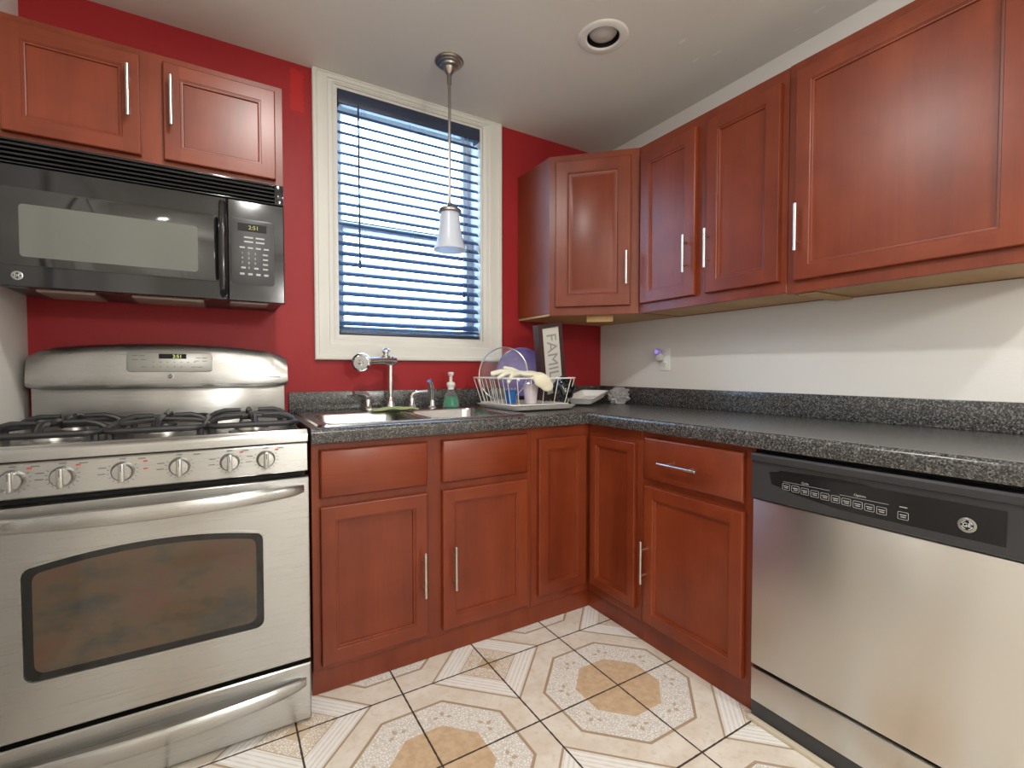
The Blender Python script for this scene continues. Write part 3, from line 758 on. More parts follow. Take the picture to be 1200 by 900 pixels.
m_.build('model_lettering', 'dark_print', bgd)
# grates
def grate(x0, x1, cook_y):
    g = MB(); z = .957; y0, y1 = -.618, -.165; xm = (x0 + x1) / 2; r = .0088
    def arch(p, q, zr=.0, n=7, rr=r):
        pts = []
        for k in range(n):
            u = k / (n - 1); pts.append((p[0] + (q[0] - p[0]) * u, p[1] + (q[1] - p[1]) * u, p[2] + (q[2] - p[2]) * u + zr * math.sin(PI * u)))
        g.tube(pts, rr, 8)
    loop = [(px, py, z - .016) for (px, py) in rrect(x0, x1, y0, y1, .035, 5)]
    g.tube(loop, r, 8, closed=True)
    for (px, py) in ((x0 + .012, y0 + .012), (x1 - .012, y0 + .012), (x0 + .012, y1 - .012), (x1 - .012, y1 - .012), (x0, -.39), (x1, -.39)):
        g.tube([(px, py, z - .014), (px, py, .9095)], [r, r * 1.15], 8)
    arch((x0, -.39, z - .016), (x1, -.39, z - .016), .010)
    for cy in cook_y:
        ring = [(xm + .030 * math.cos(a), cy + .030 * math.sin(a), z) for a in ()]
        for (px, py) in ((x0, cy), (x1, cy)):
            s_ = 1 if px > xm else -1
            g.tube([(px, py, z - .016), (px - s_ * .02, py, z - .002), (px - s_ * .045, py, z + .006), (xm + s_ * .028, py, z + .006)], [r, r, r * .95, r * .8], 8)
        for s_ in (-1, 1):
            ye = y0 if (s_ < 0 and cy < -.39) or len(cook_y) == 1 and s_ < 0 else y1
            if len(cook_y) == 2: ye = (y0 if s_ < 0 else -.39) if cy < -.39 else (-.39 if s_ < 0 else y1)
            g.tube([(xm, ye, z - .014), (xm, ye - s_ * .02, z - .001), (xm, ye - s_ * .045, z + .006), (xm, cy + s_ * .028, z + .006)], [r, r, r * .95, r * .8], 8)
    return g.build('grate', 'cast_iron', ra)
gx = [RL + .018, RL + .268, RRT - .268, RRT - .018]
grate(gx[0], gx[1] - .003, (-.505, -.275)); grate(gx[1] + .003, gx[2] - .003, (-.39,)); grate(gx[2] + .003, gx[3], (-.505, -.275))
for (x, y, r) in (((gx[0] + gx[1]) / 2, -.505, .042), ((gx[0] + gx[1]) / 2, -.275, .034), (RC, -.39, .036), ((gx[2] + gx[3]) / 2, -.505, .046), ((gx[2] + gx[3]) / 2, -.275, .03)):
    m_ = MB(); m_.lathe([(0, .0), (r * 1.5, .0), (r * 1.45, .004), (r * 1.1, .008), (r * 1.0, .020), (0, .020)], (x, y, .9092)); bb = m_.build('burner', 'burner_alloy', ra)
    m_ = MB(); m_.lathe([(0, .0205), (r * .98, .0205), (r * 1.0, .024), (r * .9, .029), (0, .031)], (x, y, .9092)); m_.build('burner_cap', 'cast_iron', bb)
# control panel
TP = local((RC, -.697, 0), (1, 0, 0))
m_ = MB(); m_.prism([(-.64, .797), (-.699, .797), (-.7015, .80), (-.6985, .880), (-.695, .884), (-.64, .884)], RL + .002, RRT - .002, 'yz', 0); cp = m_.build('control_panel', 'brushed_steel', ra)
KX = (-2.483, -2.393, -2.275, -2.152, -2.033, -1.940); KZ = .844
RED = {0: ((.030, .026),), 1: ((.030, .026),), 2: ((.048, .022), (.048, .002)), 4: ((.030, .026),), 5: ((.030, .026),)}
for i, x in enumerate(KX):
    m_ = MB(); o3 = (x, -.7004, KZ)
    m_.lathe([(0, 0), (.0255, 0), (.0255, .003), (.0235, .008), (.0225, .018), (.020, .021), (0, .022)], o3, (0, -1, 0), 28)
    m_.prism(rrect(x - .0062, x + .0062, KZ - .0245, KZ + .0245, .005, 4), -.7004 - .034, -.7004 - .012, 'xz', .0025)
    k_ = m_.build('knob', 'brushed_steel', cp)
    g = MB(); g.box(x - .0012, x + .0012, -.7004 - .0348, -.7004 - .0335, KZ + .004, KZ + .021); g.build('pointer_line', 'dark_print', k_)
    m_ = MB()
    for a in range(-120, 121, 20):
        if abs(a) < 15: continue
        th = math.radians(-90 + a)
        m_.box(-.0025, .0025, -.0006, 0, -.0006, .0006, T=Matrix.Translation((x + .031 * math.cos(th), -.7010, KZ + .031 * math.sin(th))) @ Matrix.Rotation(-th, 4, 'Y'))
    m_.build('dial_scale', 'dark_print', cp)
    for (dx, dz, hw) in ((0, .0325, .007), (-.042, .012, .008), (-.044, -.004, .008), (.040, .030, .008)):
        m_ = MB(); m_.box(x + dx - hw, x + dx + hw, -.7008, -.6995, KZ + dz - .001, KZ + dz + .001); m_.build('dial_caption', 'dark_print', cp)
    for (dx, dz) in RED.get(i, ()):
        m_ = MB(); m_.box(x + dx - .005, x + dx + .004, -.7009, -.6995, KZ + dz - .0018, KZ + dz + .0018); m_.build('dial_mark', 'red_print', cp)
# oven door
DY0, DY1 = -.708, -.668
dz0, dz1 = .205, .778
m_ = MB()
WXa, WXb, wz0, wze, wzc = -2.478, -1.945, .336, .628, .660
def warc(x): u = (x - (WXa + WXb) / 2) / ((WXb - WXa) / 2); return wzc - (wzc - wze) * u * u
def wloop(ins, y):
    r = .022; pts = []
    a0, a1, b0 = WXa + ins, WXb - ins, wz0 + ins
    for k in range(5): a = PI + PI / 2 * k / 4; pts.append((a0 + r + r * math.cos(a), b0 + r + r * math.sin(a)))
    for k in range(5): a = -PI / 2 + PI / 2 * k / 4; pts.append((a1 - r + r * math.cos(a), b0 + r + r * math.sin(a)))
    zt1 = warc(a1 - r) - ins
    for k in range(4): a = PI / 2 * k / 4; pts.append((a1 - r + r * math.cos(a), zt1 - r + r * math.sin(a)))
    for k in range(15):
        x = a1 - r + (a0 + r - a1 + r) * k / 14; pts.append((x, warc(x) - ins))
    for k in range(1, 5): a = PI / 2 + PI / 2 * k / 4; pts.append((a0 + r + r * math.cos(a), zt1 - r + r * math.sin(a)))
    return [(x, y, z) for (x, z) in pts]
bm = bmesh.new(); DL, DR = RL + .003, RRT + .001
es = add_loop(rect(DL + .004, DR - .004, dz0 + .004, dz1 - .004, DY0)) + add_loop(wloop(0, DY0))
bmesh.ops.triangle_fill(bm, use_beauty=True, edges=es); m_.addbm(bm)
m_.rings([rect(DL, DR, dz0, dz1, DY1), rect(DL, DR, dz0, dz1, DY0 + .004), rect(DL + .0012, DR - .0012, dz0 + .0012, dz1 - .0012, DY0 + .0012), rect(DL + .004, DR - .004, dz0 + .004, dz1 - .004, DY0)], True, False)
m_.rings([wloop(0, DY0), wloop(.0, DY0 - .0025), wloop(.006, DY0 - .0025), wloop(.007, DY0 + .004)], False, False)
od = m_.build('oven_door', 'brushed_steel', ra)
m_ = MB(); m_.rings([wloop(.0065, DY0 + .006), wloop(.0065, DY0 + .002), wloop(.030, DY0 + .0018)], True, True); ow = m_.build('oven_window', 'oven_glass', od)
m_ = MB(); m_.rings([wloop(.0245, DY0 + .0019), wloop(.0245, DY0 + .0014)], True, True); m_.build('inner_pane', 'oven_inner_pane', ow)
def bow_handle(z0, z1, hL, hR, out, thick, y0, name, parent, tw=.0):
    h = MB(); N = 28; loops = []
    for i in range(N + 1):
        u = i / N; x = hL + (hR - hL) * u; q = math.sin(PI * u) ** .5 if 0 < u < 1 else 0
        yo = y0 - .002 - out * q; zc = (z0 + z1) / 2 - tw * (1 - (2 * u - 1) ** 2); hh = (z1 - z0) / 2 * (.55 + .45 * q)
        L = []
        for k in range(12):
            a = 2 * PI * k / 12
            L.append((x, yo + thick * .5 * math.cos(a), zc + hh * math.sin(a)))
        loops.append(L)
    h.rings(loops, True, True, smooth=True)
    return h.build(name, 'brushed_steel', parent)
bow_handle(.722, .766, RL + .012, RRT - .014, .048, .022, DY0, 'handle', od, tw=.004)
m_ = MB(TP);
dw_ = MB(); zd0, zd1 = .012, .190
dw_.rings([rect(DL, DR, zd0, zd1, DY1), rect(DL, DR, zd0, zd1, DY0 + .004), rect(DL + .004, DR - .004, zd0 + .004, zd1 - .004, DY0)], True, True)
sd = dw_.build('storage_drawer', 'brushed_steel', ra)
bow_handle(.112, .160, RL + .012, RRT - .014, .036, .018, DY0, 'handle', sd, tw=.012)

# ------------------------------------------------------------------ microwave
ML, MR, MF = -2.612, -1.848, -.368
mw = thing('microwave', 'black over-range microwave mounted below the short cabinet', 'microwave', ((ML + MR) / 2, -.2, 1.352))
m_ = MB(); m_.box(ML, MR, MF + .030, -.003, 1.362, 1.7775, .003); m_.build('body', 'black_plastic', mw)
m_ = MB(); m_.box(ML, MR, MF + .020, MF + .0295, 1.706, 1.7775); m_.box(ML, ML + .03, MF, MF + .0198, 1.706, 1.7775, .002); m_.box(MR - .03, MR, MF, MF + .0198, 1.706, 1.7775, .002)
m_.box(ML + .03, MR - .03, MF, MF + .0198, 1.7705, 1.7775, .0015); m_.box(ML + .03, MR - .03, MF, MF + .0198, 1.706, 1.7105, .0015)
vg = m_.build('vent_grille', 'black_gloss', mw)
for k in range(4):
    z = 1.7165 + k * .0138; m_ = MB(); m_.prism([(MF + .018, z + .006), (MF - .001, z), (MF - .002, z + .002), (MF - .001, z + .0055), (MF + .018, z + .0095)], ML + .0295, MR - .0295, 'yz', 0); m_.build('louver', 'black_gloss', vg)
m_ = MB(); SEAM = -2.026
gx0, gx1, gz0, gz1 = -2.588, -2.052, 1.414, 1.638
m_.rings([[(x, y, z) for (x, z) in rrect(ML, SEAM - .001, 1.352, 1.7035, r_, 4)] for (r_, y) in ((.004, MF + .0295), (.004, MF + .003))] +
         [[(x, MF, z) for (x, z) in rrect(ML + .003, SEAM - .004, 1.355, 1.7005, .003, 4)]], True, True)
md = m_.build('door', 'black_gloss', mw)
m_ = MB(); m_.prism(rrect(gx0, gx1, gz0, gz1, .014, 5), MF - .0022, MF - .0002, 'xz', .001); wgl = m_.build('window_glass', 'black_glass', md)
m_ = MB(); m_.prism(rrect(-2.545, -2.112, 1.440, 1.592, .010, 5), MF - .0030, MF - .0023, 'xz', 0); m_.build('viewing_screen', 'screen_mesh' if 'screen_mesh' in M else 'black_glass', wgl)
m_ = MB()
m_.tube([(-2.040, MF - .001, 1.375), (-2.040, MF - .022, 1.372), (-2.040, MF - .032, 1.385), (-2.040, MF - .036, 1.44), (-2.040, MF - .038, 1.52), (-2.040, MF - .036, 1.61), (-2.040, MF - .032, 1.665), (-2.040, MF - .022, 1.678), (-2.040, MF - .001, 1.675)], [.008, .010, .011, .0115, .0115, .0115, .011, .010, .008], 12)
m_.build('handle', 'black_gloss', md)
emblem(Matrix.Translation((-2.552, MF - .0003, 1.384)), .013, md)
m_ = MB(); m_.rings([rect(SEAM + .001, MR, 1.352, 1.7035, MF + .0295), rect(SEAM + .001, MR, 1.352, 1.7035, MF + .003), rect(SEAM + .004, MR - .003, 1.355, 1.7005, MF)], True, True)
mp = m_.build('control_panel', 'black_gloss', mw)
m_ = MB(); m_.prism(rrect(-2.018, -1.882, 1.412, 1.640, .012, 5), MF - .0016, MF - .0002, 'xz', .0006); kp = m_.build('keypad', 'black_plastic', mp)
TMK = local((-1.95, MF - .0017, 1.52), (1, 0, 0))
m_ = MB(TMK); m_.box(-.045, .045, -.0008, 0, .078, .105, .0003, 1); m_.text('2:51', .019, facing(Matrix.Identity(4), .004, -.0011, .091), 1); m_.build('clock', ['dark_void', 'amber_digits'], kp)
m_ = MB(TMK)
for r_ in range(2):
    for c_ in range(2): m_.box(-.026 + c_ * .036, .002 + c_ * .036, -.0006, 0, .054 - r_ * .015, .059 - r_ * .015)
for c_ in range(4): m_.box(-.040 + c_ * .025, -.024 + c_ * .025, -.0006, 0, .018, .023)
for i, ch in enumerate('123456789'):
    m_.text(ch, .011, facing(Matrix.Identity(4), -.032 + (i % 3) * .020, -.0004, .001 - (i // 3) * .017), 0, .0002)
m_.text('0', .011, facing(Matrix.Identity(4), -.012, -.0004, -.050), 0, .0002)
for r_ in range(4): m_.box(.032, .048, -.0006, 0, -.002 - r_ * .017, .003 - r_ * .017)
for c_ in range(4): m_.box(-.040 + c_ * .025, -.026 + c_ * .025, -.0006, 0, -.075, -.068)
for c_ in (-.036, .004): m_.box(c_, c_ + .014, -.0006, 0, -.053, -.047)
m_.build('key_print', 'grey_print', kp)
for (x0, x1, y0, y1, nm) in ((-2.53, -2.39, -.30, -.12, 'grease_filter'), (-2.10, -2.30, -.30, -.12, 'grease_filter'), (-2.02, -1.90, -.33, -.22, 'work_light')):
    m_ = MB(); m_.box(min(x0, x1), max(x0, x1), y0, y1, 1.349, 1.3617, .002); m_.build(nm, 'warm_grey_metal', mw)

# ------------------------------------------------------------------ dishwasher
dwr = thing('dishwasher', 'stainless dishwasher with black control strip at the right end of the worktop', 'dishwasher', (-.3, -1.715, 0))
D0, D1 = 1.4135, 2.022
m_ = MB(TR); m_.box(D0 + .003, D1 - .003, .02, .57, .09, .860); m_.box(D0 + .02, D1 - .02, .05, .50, .001, .09); m_.build('body', 'dark_void', dwr)
m_ = MB(TR); m_.box(D0 + .001, D1 - .001, -.020, .0195, .180, .706, .004); m_.build('door_panel', 'brushed_steel_deep', dwr)
m_ = MB(TR); m_.box(D0 + .001, D1 - .001, -.018, .0195, .062, .168, .004); m_.build('access_panel', 'brushed_steel_deep', dwr)
m_ = MB(TR); m_.box(D0 + .001, D1 - .001, -.012, .0, .0005, .061); m_.build('kick_plate', 'black_plastic', dwr)
m_ = MB(TR); loops = []
pz = [(.0195, .709), (-.022, .709), (-.028, .714), (-.027, .735), (-.024, .822), (-.024, .826), (-.032, .829), (-.033, .846), (-.028, .852), (.0195, .852)]
m_.prism(pz, D0 + .001, D1 - .001, 'yz', 0); con = m_.build('control_console', 'black_plastic', dwr)
TC = TR @ Matrix.Translation((0, -.0265, .77))
m_ = MB(TC)
pk = [(1.470, .030), (1.50, .036), (1.66, .040), (1.985, .040), (1.985, -.040), (1.80, -.040), (1.66, -.036), (1.55, -.022), (1.478, -.004)]
m_.prism(pk, -.0006, .001, 'xz', 0); pkt = m_.build('button_panel', 'black_gloss', con)
m_ = MB(TC); m_.prism([(1.50, .040), (1.66, .046), (1.72, .044), (1.735, .040), (1.66, .036), (1.50, .034)], -.0016, .001, 'xz', 0); m_.build('grip_slot', 'black_pocket', con)
bx = [1.522 + .0265 * i for i in range(10)] + [1.805]
for i, x in enumerate(bx):
    zz = -.004 - (.0012 * i if i < 10 else .012)
    m_ = MB(TC); m_.prism(rrect(x - .0105, x + .0105, zz - .009, zz + .009, .002, 2), -.0016, -.0007, 'xz', 0, mat=0)
    fr = rrect(x - .0105, x + .0105, zz - .009, zz + .009, .002, 2)
    m_.tube([(px, -.0017, pz_) for (px, pz_) in fr], .0005, 4, closed=True, mat=1)
    m_.box(x - .007, x + .007, -.0021, -.0015, zz + .001, zz + .003, mat=1); m_.box(x - .005, x + .006, -.0021, -.0015, zz - .004, zz - .002, mat=1)
    m_.build('button', ['black_gloss', 'grey_print'], con)
m_ = MB(TC)
m_.text('Cycle', .0085, facing(Matrix.Identity(4), 1.575, -.0012, .016), 0, .0002); m_.text('Options', .0085, facing(Matrix.Identity(4), 1.712, -.0012, .012), 0, .0002)
m_.box(1.512, 1.640, -.0010, -.0005, .0095, .0103); m_.box(1.665, 1.775, -.0010, -.0005, .004, .0048); m_.box(1.797, 1.813, -.0010, -.0005, .004, .006)
m_.build('console_lettering', 'grey_print', con)
emblem(TC @ Matrix.Translation((1.922, -.0008, -.006)), .0165, con)
b = MB(); b.box(-.634, -.6150, -2.35, -1.412, .0, .013, .002); b.origin = (-.58, -1.9, 0); struct(b.build('trim_1', 'cream_trim'))

# ------------------------------------------------------------------ blind
bl = thing('window_blind', 'navy horizontal slat blind hanging in the white window frame', 'blind', (-1.22, .03, 1.27))
BX0, BX1 = WX0 + .016, WX1 - .016; BY = .032
m_ = MB(); m_.box(BX0, BX1, BY - .036, BY - .024, 2.328, 2.392, .003); m_.box(BX0, BX0 + .008, BY - .024, BY + .03, 2.328, 2.392); m_.box(BX1 - .008, BX1, BY - .024, BY + .03, 2.328, 2.392); m_.build('valance', 'blind_slat_vinyl', bl)
m_ = MB(); m_.box(BX0 + .012, BX1 - .012, BY - .02, BY + .028, 2.345, 2.388); m_.build('head_rail', 'blind_slat_vinyl', bl)
TILT = math.radians(34)
def slat(z, tilt):
    s_ = MB(); loops = []
    pts = []
    for k in range(7):
        u = -1 + 2 * k / 6; pts.append((u * .025, .0050 * (1 - u * u)))
    low = [(p, q - .0034) for (p, q) in pts[::-1]]
    L = pts + low; ca, sa = math.cos(tilt), math.sin(tilt)
    loops = [[(x, BY + p * ca - q * sa, z + p * sa + q * ca) for (p, q) in L] for x in (BX0, BX1)]
    s_.rings(loops, True, True, smooth=True); return s_.build('slat', 'blind_slat_sky_glow', bl)
NS = 22; z_top, z_bot = 2.305, 1.335
for i in range(NS): slat(z_top - i * (z_top - z_bot) / (NS - 1), TILT)
slat(1.312, math.radians(16))
m_ = MB(); m_.box(BX0, BX1, BY - .026, BY + .026, 1.2755, 1.292, .004); m_.build('bottom_rail', 'blind_slat_vinyl', bl)
for x in (BX0 + .12, -1.22, BX1 - .12):
    m_ = MB()
    for yy in (-.028, .028): m_.tube([(x, BY + yy, 1.292), (x, BY + yy, 2.345)], .0009, 5)
    m_.build('ladder_cord', 'blind_cord', bl)
m_ = MB(); m_.tube([(-1.493, BY - .042, 2.335), (-1.491, BY - .044, 1.62)], .0042, 6); m_.tube([(-1.491, BY - .044, 1.62), (-1.491, BY - .044, 1.585)], [.0065, .0065], 8); m_.build('tilt_wand', 'blind_slat_vinyl', bl)
for (x, z) in ((-.955, 1.52), (-.93, 1.50)):
    m_ = MB(); m_.tube([(x, BY - .040, 2.33), (x - .002, BY - .042, z)], .0012, 5); pc = m_.build('pull_cord', 'blind_cord', bl)
    m_ = MB(); m_.lathe([(0, 0), (.008, .002), (.007, .018), (.003, .030), (0, .030)], (x - .002, BY - .042, z - .028), n=12); m_.build('tassel', 'blind_slat_vinyl', pc)

# ------------------------------------------------------------------ pendant, recessed lamp, ceiling lamps, added fill fixture
pe = thing('pendant_lamp', 'small pendant lamp with flared white glass shade hanging before the window', 'lamp', (-1.190, -.362, H))
px_, py_ = -1.190, -.362
m_ = MB(); m_.lathe([(0, 0), (.060, 0), (.062, -.005), (.058, -.010), (.050, -.012), (.049, -.018), (.040, -.021), (.038, -.027), (.026, -.032), (.018, -.05), (.012, -.058), (0, -.058)], (px_, py_, H - .0003)); m_.build('canopy', 'dull_nickel', pe)
m_ = MB(); m_.tube([(px_, py_, H - .055), (px_, py_, H - .10)], .010, 12); m_.tube([(px_, py_, H - .10), (px_, py_, 1.82)], .0062, 12); m_.build('stem', 'dull_nickel', pe)
m_ = MB(); m_.lathe([(0, 1.838), (.010, 1.837), (.013, 1.825), (.022, 1.815), (.046, 1.810), (.050, 1.805), (.050, 1.796), (.034, 1.794), (0, 1.794)], (px_, py_, 0)); m_.build('shade_cap', 'dull_nickel', pe)
m_ = MB(); m_.lathe([(.040, 1.7935), (.043, 1.775), (.047, 1.73), (.053, 1.69), (.060, 1.66), (.069, 1.638), (.072, 1.633), (.069, 1.632), (.064, 1.640), (.056, 1.665), (.049, 1.695), (.043, 1.735), (.039, 1.775), (.036, 1.7935)], (px_, py_, 0), n=40); m_.build('lamp_shade', 'frosted_shade_glass', pe)
rl = thing('recessed_light', 'round recessed ceiling light with white trim ring, switched off', 'ceiling light', (LC[0], LC[1], H))
m_ = MB(); m_.lathe([(.066, .002), (.064, -.001), (.070, -.006), (.092, -.006), (.099, -.003), (.101, -.0002), (.098, .001), (.066, .002)], (LC[0], LC[1], H - .0005), n=48); m_.build('trim_ring', 'white_plastic', rl)
m_ = MB(); m_.lathe([(.0655, 0), (.0655, .10), (.0, .10)], (LC[0], LC[1], H), n=40); m_.build('can', 'dark_void', rl)
m_ = MB(); m_.lathe([(0, -.001), (.030, .001), (.048, .007), (.055, .015), (.050, .034), (.028, .080), (.0, .09)], (LC[0], LC[1], H), n=40); m_.build('bulb', 'bulb_glass', rl)
for (x, y), lab in zip(CANS, ('lit round recessed ceiling light in front of the stove', 'lit round recessed ceiling light behind the viewer, on the stove side', 'lit round recessed ceiling light behind the viewer, on the dishwasher side')):
    l_ = thing('recessed_light', lab, 'ceiling light', (x, y, H), 'lit ceiling lights')
    m_ = MB(); m_.lathe([(.066, 0), (.066, -.006), (.092, -.006), (.101, -.0005), (.098, 0), (.066, 0)], (x, y, H - .0003), n=48); m_.build('trim_ring', 'white_plastic', l_)
    m_ = MB(); m_.lathe([(0, 0), (.0655, 0), (.0655, -.003), (0, -.004)], (x, y, H - .0003), n=40); m_.build('lens', 'lamp_diffuser', l_)
gb = thing('added_fill_fixture', 'added hanging fill-light fixture with open wire basket, unseen behind the viewer', 'lamp', (-1.35, -3.75, H))  # invented fixture built around the added fill light
m_ = MB(); m_.lathe([(0, 0), (.06, 0), (.06, -.02), (.008, -.03), (.006, -.40), (.022, -.41), (.022, -.45), (0, -.45)], (-1.35, -3.75, H - .0003)); m_.build('fill_stem', 'dull_nickel', gb)
m_ = MB()
for k in range(6):
    a = PI * k / 3; m_.tube([(-1.35 + r * math.cos(a), -3.75 + r * math.sin(a), z) for (r, z) in ((.022, 2.02), (.15, 1.95), (.17, 1.86), (.14, 1.76), (.04, 1.70))], .003, 6)
m_.build('fill_basket', 'dull_nickel', gb)

# ------------------------------------------------------------------ outlet and plug-in
ou = thing('wall_outlet', 'white duplex outlet plate on the right wall above the backsplash', 'outlet', (0, -.518, 1.167))
TO = local((-.0003, -.518, 1.167), (0, -1, 0))
m_ = MB(TO); m_.prism(rrect(-.036, .036, -.060, .060, .005, 3), -.006, 0, 'xz', .002); op = m_.build('cover_plate', 'white_plastic', ou)
for z in (.022, -.022):
    m_ = MB(TO); m_.prism(rrect(-.016, .016, z - .013, z + .013, .008, 4), -.0075, -.0060, 'xz', .0004); rr_ = m_.build('receptacle', 'white_plastic', ou)
    g = MB(TO)
    for x in (-.006, .006): g.box(x - .001, x + .001, -.0079, -.0074, z - .003, z + .006)
    g.box(-.002, .002, -.0079, -.0074, z - .010, z - .007); g.build('socket_slots', 'dark_void', rr_)
pg = thing('plug_in_light', 'small plug-in unit with glowing violet cap on the outlet', 'plug-in', (-.03, -.492, 1.19))
TG = local((-.0085, -.497, 1.187), (0, -1, 0))
m_ = MB(TG); m_.prism(rrect(-.017, .017, -.026, .012, .006, 4), -.026, 0, 'xz', .003); m_.build('housing', 'pale_grey_plastic', pg)
m_ = MB(TG); m_.lathe([(0, 0), (.016, 0), (.018, .006), (.018, .018), (.014, .024), (0, .025)], (-.004, -.010, .022), (0, -1, 0), 24); m_.lathe([(.012, .0245), (.010, .026), (0, .0265)], (-.004, -.010, .022), (0, -1, 0), 24, mat=1); m_.build('glow_cap', ['violet_plastic', 'violet_glow'], pg)

# ------------------------------------------------------------------ dish drainer corner
GX0, GX1, GY0, GY1 = -.932, -.600, -.470, -.100
TZ = RZ + .0008
tr = MB()
def lp(ins, z, r=.03): return [(x, y, z) for (x, y) in rrect(GX0 + ins, GX1 + .035 - ins, GY0 + ins, GY1 - ins, r, 5)]
tr.rings([lp(.012, TZ), lp(.0, TZ + .012), lp(-.004, TZ + .016), lp(.004, TZ + .016), lp(.010, TZ + .010), lp(.02, TZ + .006)], True, True, smooth=True)
tr.origin = (-.75, -.28, TZ); tag(tr.build('drainboard_tray', 'white_enamel'), 'white drip tray under the wire dish rack', 'tray')
rk = thing('dish_rack', 'white wire dish rack on the tray beside the sink', 'dish rack', (-.75, -.28, TZ + .016))
ZR0, ZR1 = TZ + .019, 1.072
A = (GX0 - .022, GX1 + .030, GY0 - .006, GY1 + .004); Bm = (GX0 + .012, GX1 + .006, GY0 + .022, GY1 - .02)
m_ = MB(); m_.tube([(x, y, ZR1) for (x, y) in rrect(A[0], A[1], A[2], A[3], .03, 5)], .0036, 8, closed=True); m_.build('top_rim', 'white_enamel', rk)
m_ = MB(); m_.tube([(x, y, ZR0 + .003) for (x, y) in rrect(Bm[0], Bm[1], Bm[2], Bm[3], .02, 5)], .0026, 8, closed=True); m_.build('bottom_frame', 'white_enamel', rk)
m_ = MB()
def lerp(a, c, t_): return a + (c - a) * t_
for (xa, xb) in ((A[0], Bm[0]), (A[1], Bm[1])):
    for i in range(9):
        u = .06 + .88 * i / 8
        if xa > -.7 and i % 2: continue
        m_ = MB(); m_.tube([(xa, lerp(A[2], A[3], u), ZR1), (xb, lerp(Bm[2], Bm[3], u), ZR0 + .003)], .0018, 6); m_.build('side_wire', 'white_enamel', rk)
for (ya, yb) in ((A[2], Bm[2]), (A[3], Bm[3])):
    for i in range(5):
        u = .10 + .8 * i / 4
        m_ = MB(); m_.tube([(lerp(A[0], A[1], u), ya, ZR1), (lerp(Bm[0], Bm[1], u), yb, ZR0 + .003)], .0018, 6); m_.build('side_wire', 'white_enamel', rk)
for i in range(11):
    m_ = MB(); x = Bm[0] + .02 + (Bm[1] - Bm[0] - .04) * i / 10; m_.tube([(x, Bm[2], ZR0 + .003), (x, Bm[3], ZR0 + .003)], .0015, 6); m_.build('floor_wire', 'white_enamel', rk)
for i in range(7):
    m_ = MB(); x = Bm[0] + .03 + .022 * i; m_.tube([(x, -.20, ZR0 + .003), (x - .006, -.20, ZR0 + .07), (x + .004, -.20, ZR0 + .075), (x + .010, -.20, ZR0 + .003)], .0014, 6); m_.build('plate_prong', 'white_enamel', rk)
FLZ = ZR0 + .006
# glass lid, plate
def disc(prof, c, axis, n=48): 
    q = MB(); q.lathe(prof, c, axis, n); return q
la = Vector((-.80, -.58, .12)).normalized(); lc = Vector((-.850, -.235, FLZ + .142))
gl = thing('glass_lid', 'round clear glass lid standing upright in the dish rack', 'lid', lc - Vector((0, 0, .142)))
m_ = disc([(.130, 0), (.115, .008), (.08, .020), (.04, .028), (0, .031), (0, .028), (.04, .025), (.08, .017), (.114, .005)], lc, la); m_.build('glass_dome', 'clear_glass', gl)
m_ = MB(); q = Vector((0, 0, 1)).rotation_difference(la).to_matrix()
m_.tube([q @ Vector((.132 * math.cos(2 * PI * k / 48), .132 * math.sin(2 * PI * k / 48), 0)) + lc for k in range(48)], .0034, 8, closed=True); m_.build('lid_rim', 'nickel', gl)
pa = Vector((-.50, -.86, .14)).normalized(); pcn = Vector((-.700, -.168, FLZ + .150))
m_ = disc([(0, -.022), (.05, -.022), (.06, -.018), (.10, -.008), (.126, .008), (.129, .011), (.125, .012), (.10, -.003), (.062, -.012), (.05, -.015), (0, -.015)], pcn, pa)
m_.origin = pcn - Vector((0, 0, .13)); tag(m_.build('dinner_plate', 'purple_ceramic'), 'glossy purple plate standing in the dish rack', 'plate')
# family sign standing on its end
fs_ = thing('wooden_sign', 'dark framed FAMILY sign standing on end in the dish rack', 'sign', (-.60, -.25, FLZ))
TF = Matrix.Translation((-.645, -.300, FLZ + .001)) @ Matrix.Rotation(math.radians(-10.0), 4, 'Y') @ Matrix.Rotation(math.radians(6), 4, 'X')
W_, H_ = .150, .385
m_ = MB(TF); f = .026
m_.rings([rect(0, W_, 0, H_, .045), rect(0, W_, 0, H_, 0), rect(f, W_ - f * .7, f, H_ - f * .7, 0), rect(f + .002, W_ - f * .7 - .002, f + .002, H_ - f * .7 - .002, .008)], True, False); m_.build('sign_frame', 'frame_wood', fs_)
m_ = MB(TF); m_.box(f, W_ - f * .7, .0065, .0095, f, H_ - f * .7); m_.build('sign_board', 'sign_card', fs_)
m_ = MB(TF); m_.text('FAMILY', .088, facing(Matrix.Identity(4), (f + W_ - f * .7) / 2, .0060, H_ / 2 + .002, -PI / 2), 0); m_.build('sign_lettering', 'sign_letters', fs_)
def blob(name, mat, c, rad, seed, amp, freq, label, cat, sub=4, squash=(1, 1, 1), flatz=None):
    from mathutils import noise
    bm = bmesh.new(); bmesh.ops.create_icosphere(bm, subdivisions=sub, radius=1)
    for v in bm.verts:
        d = v.co.normalized(); k = 0
        for (fq, am) in ((freq, amp), (freq * 2.3, amp * .6), (freq * 4.7, amp * .3)):
            k += am * (abs(noise.noise(d * fq + Vector((seed, seed * .7, 3)))) * 2 - .6)
        p = d * (1 + k); p = Vector((p.x * rad[0], p.y * rad[1], p.z * rad[2])) + Vector(c)
        if flatz is not None and p.z < flatz: p.z = flatz + .0005 * (d.x + 1)
        v.co = p
    q_ = MB(); q_.addbm(bm, 0, True); q_.origin = (c[0], c[1], flatz if flatz is not None else c[2] - rad[2])
    return tag(q_.build(name, mat, angle=28), label, cat)
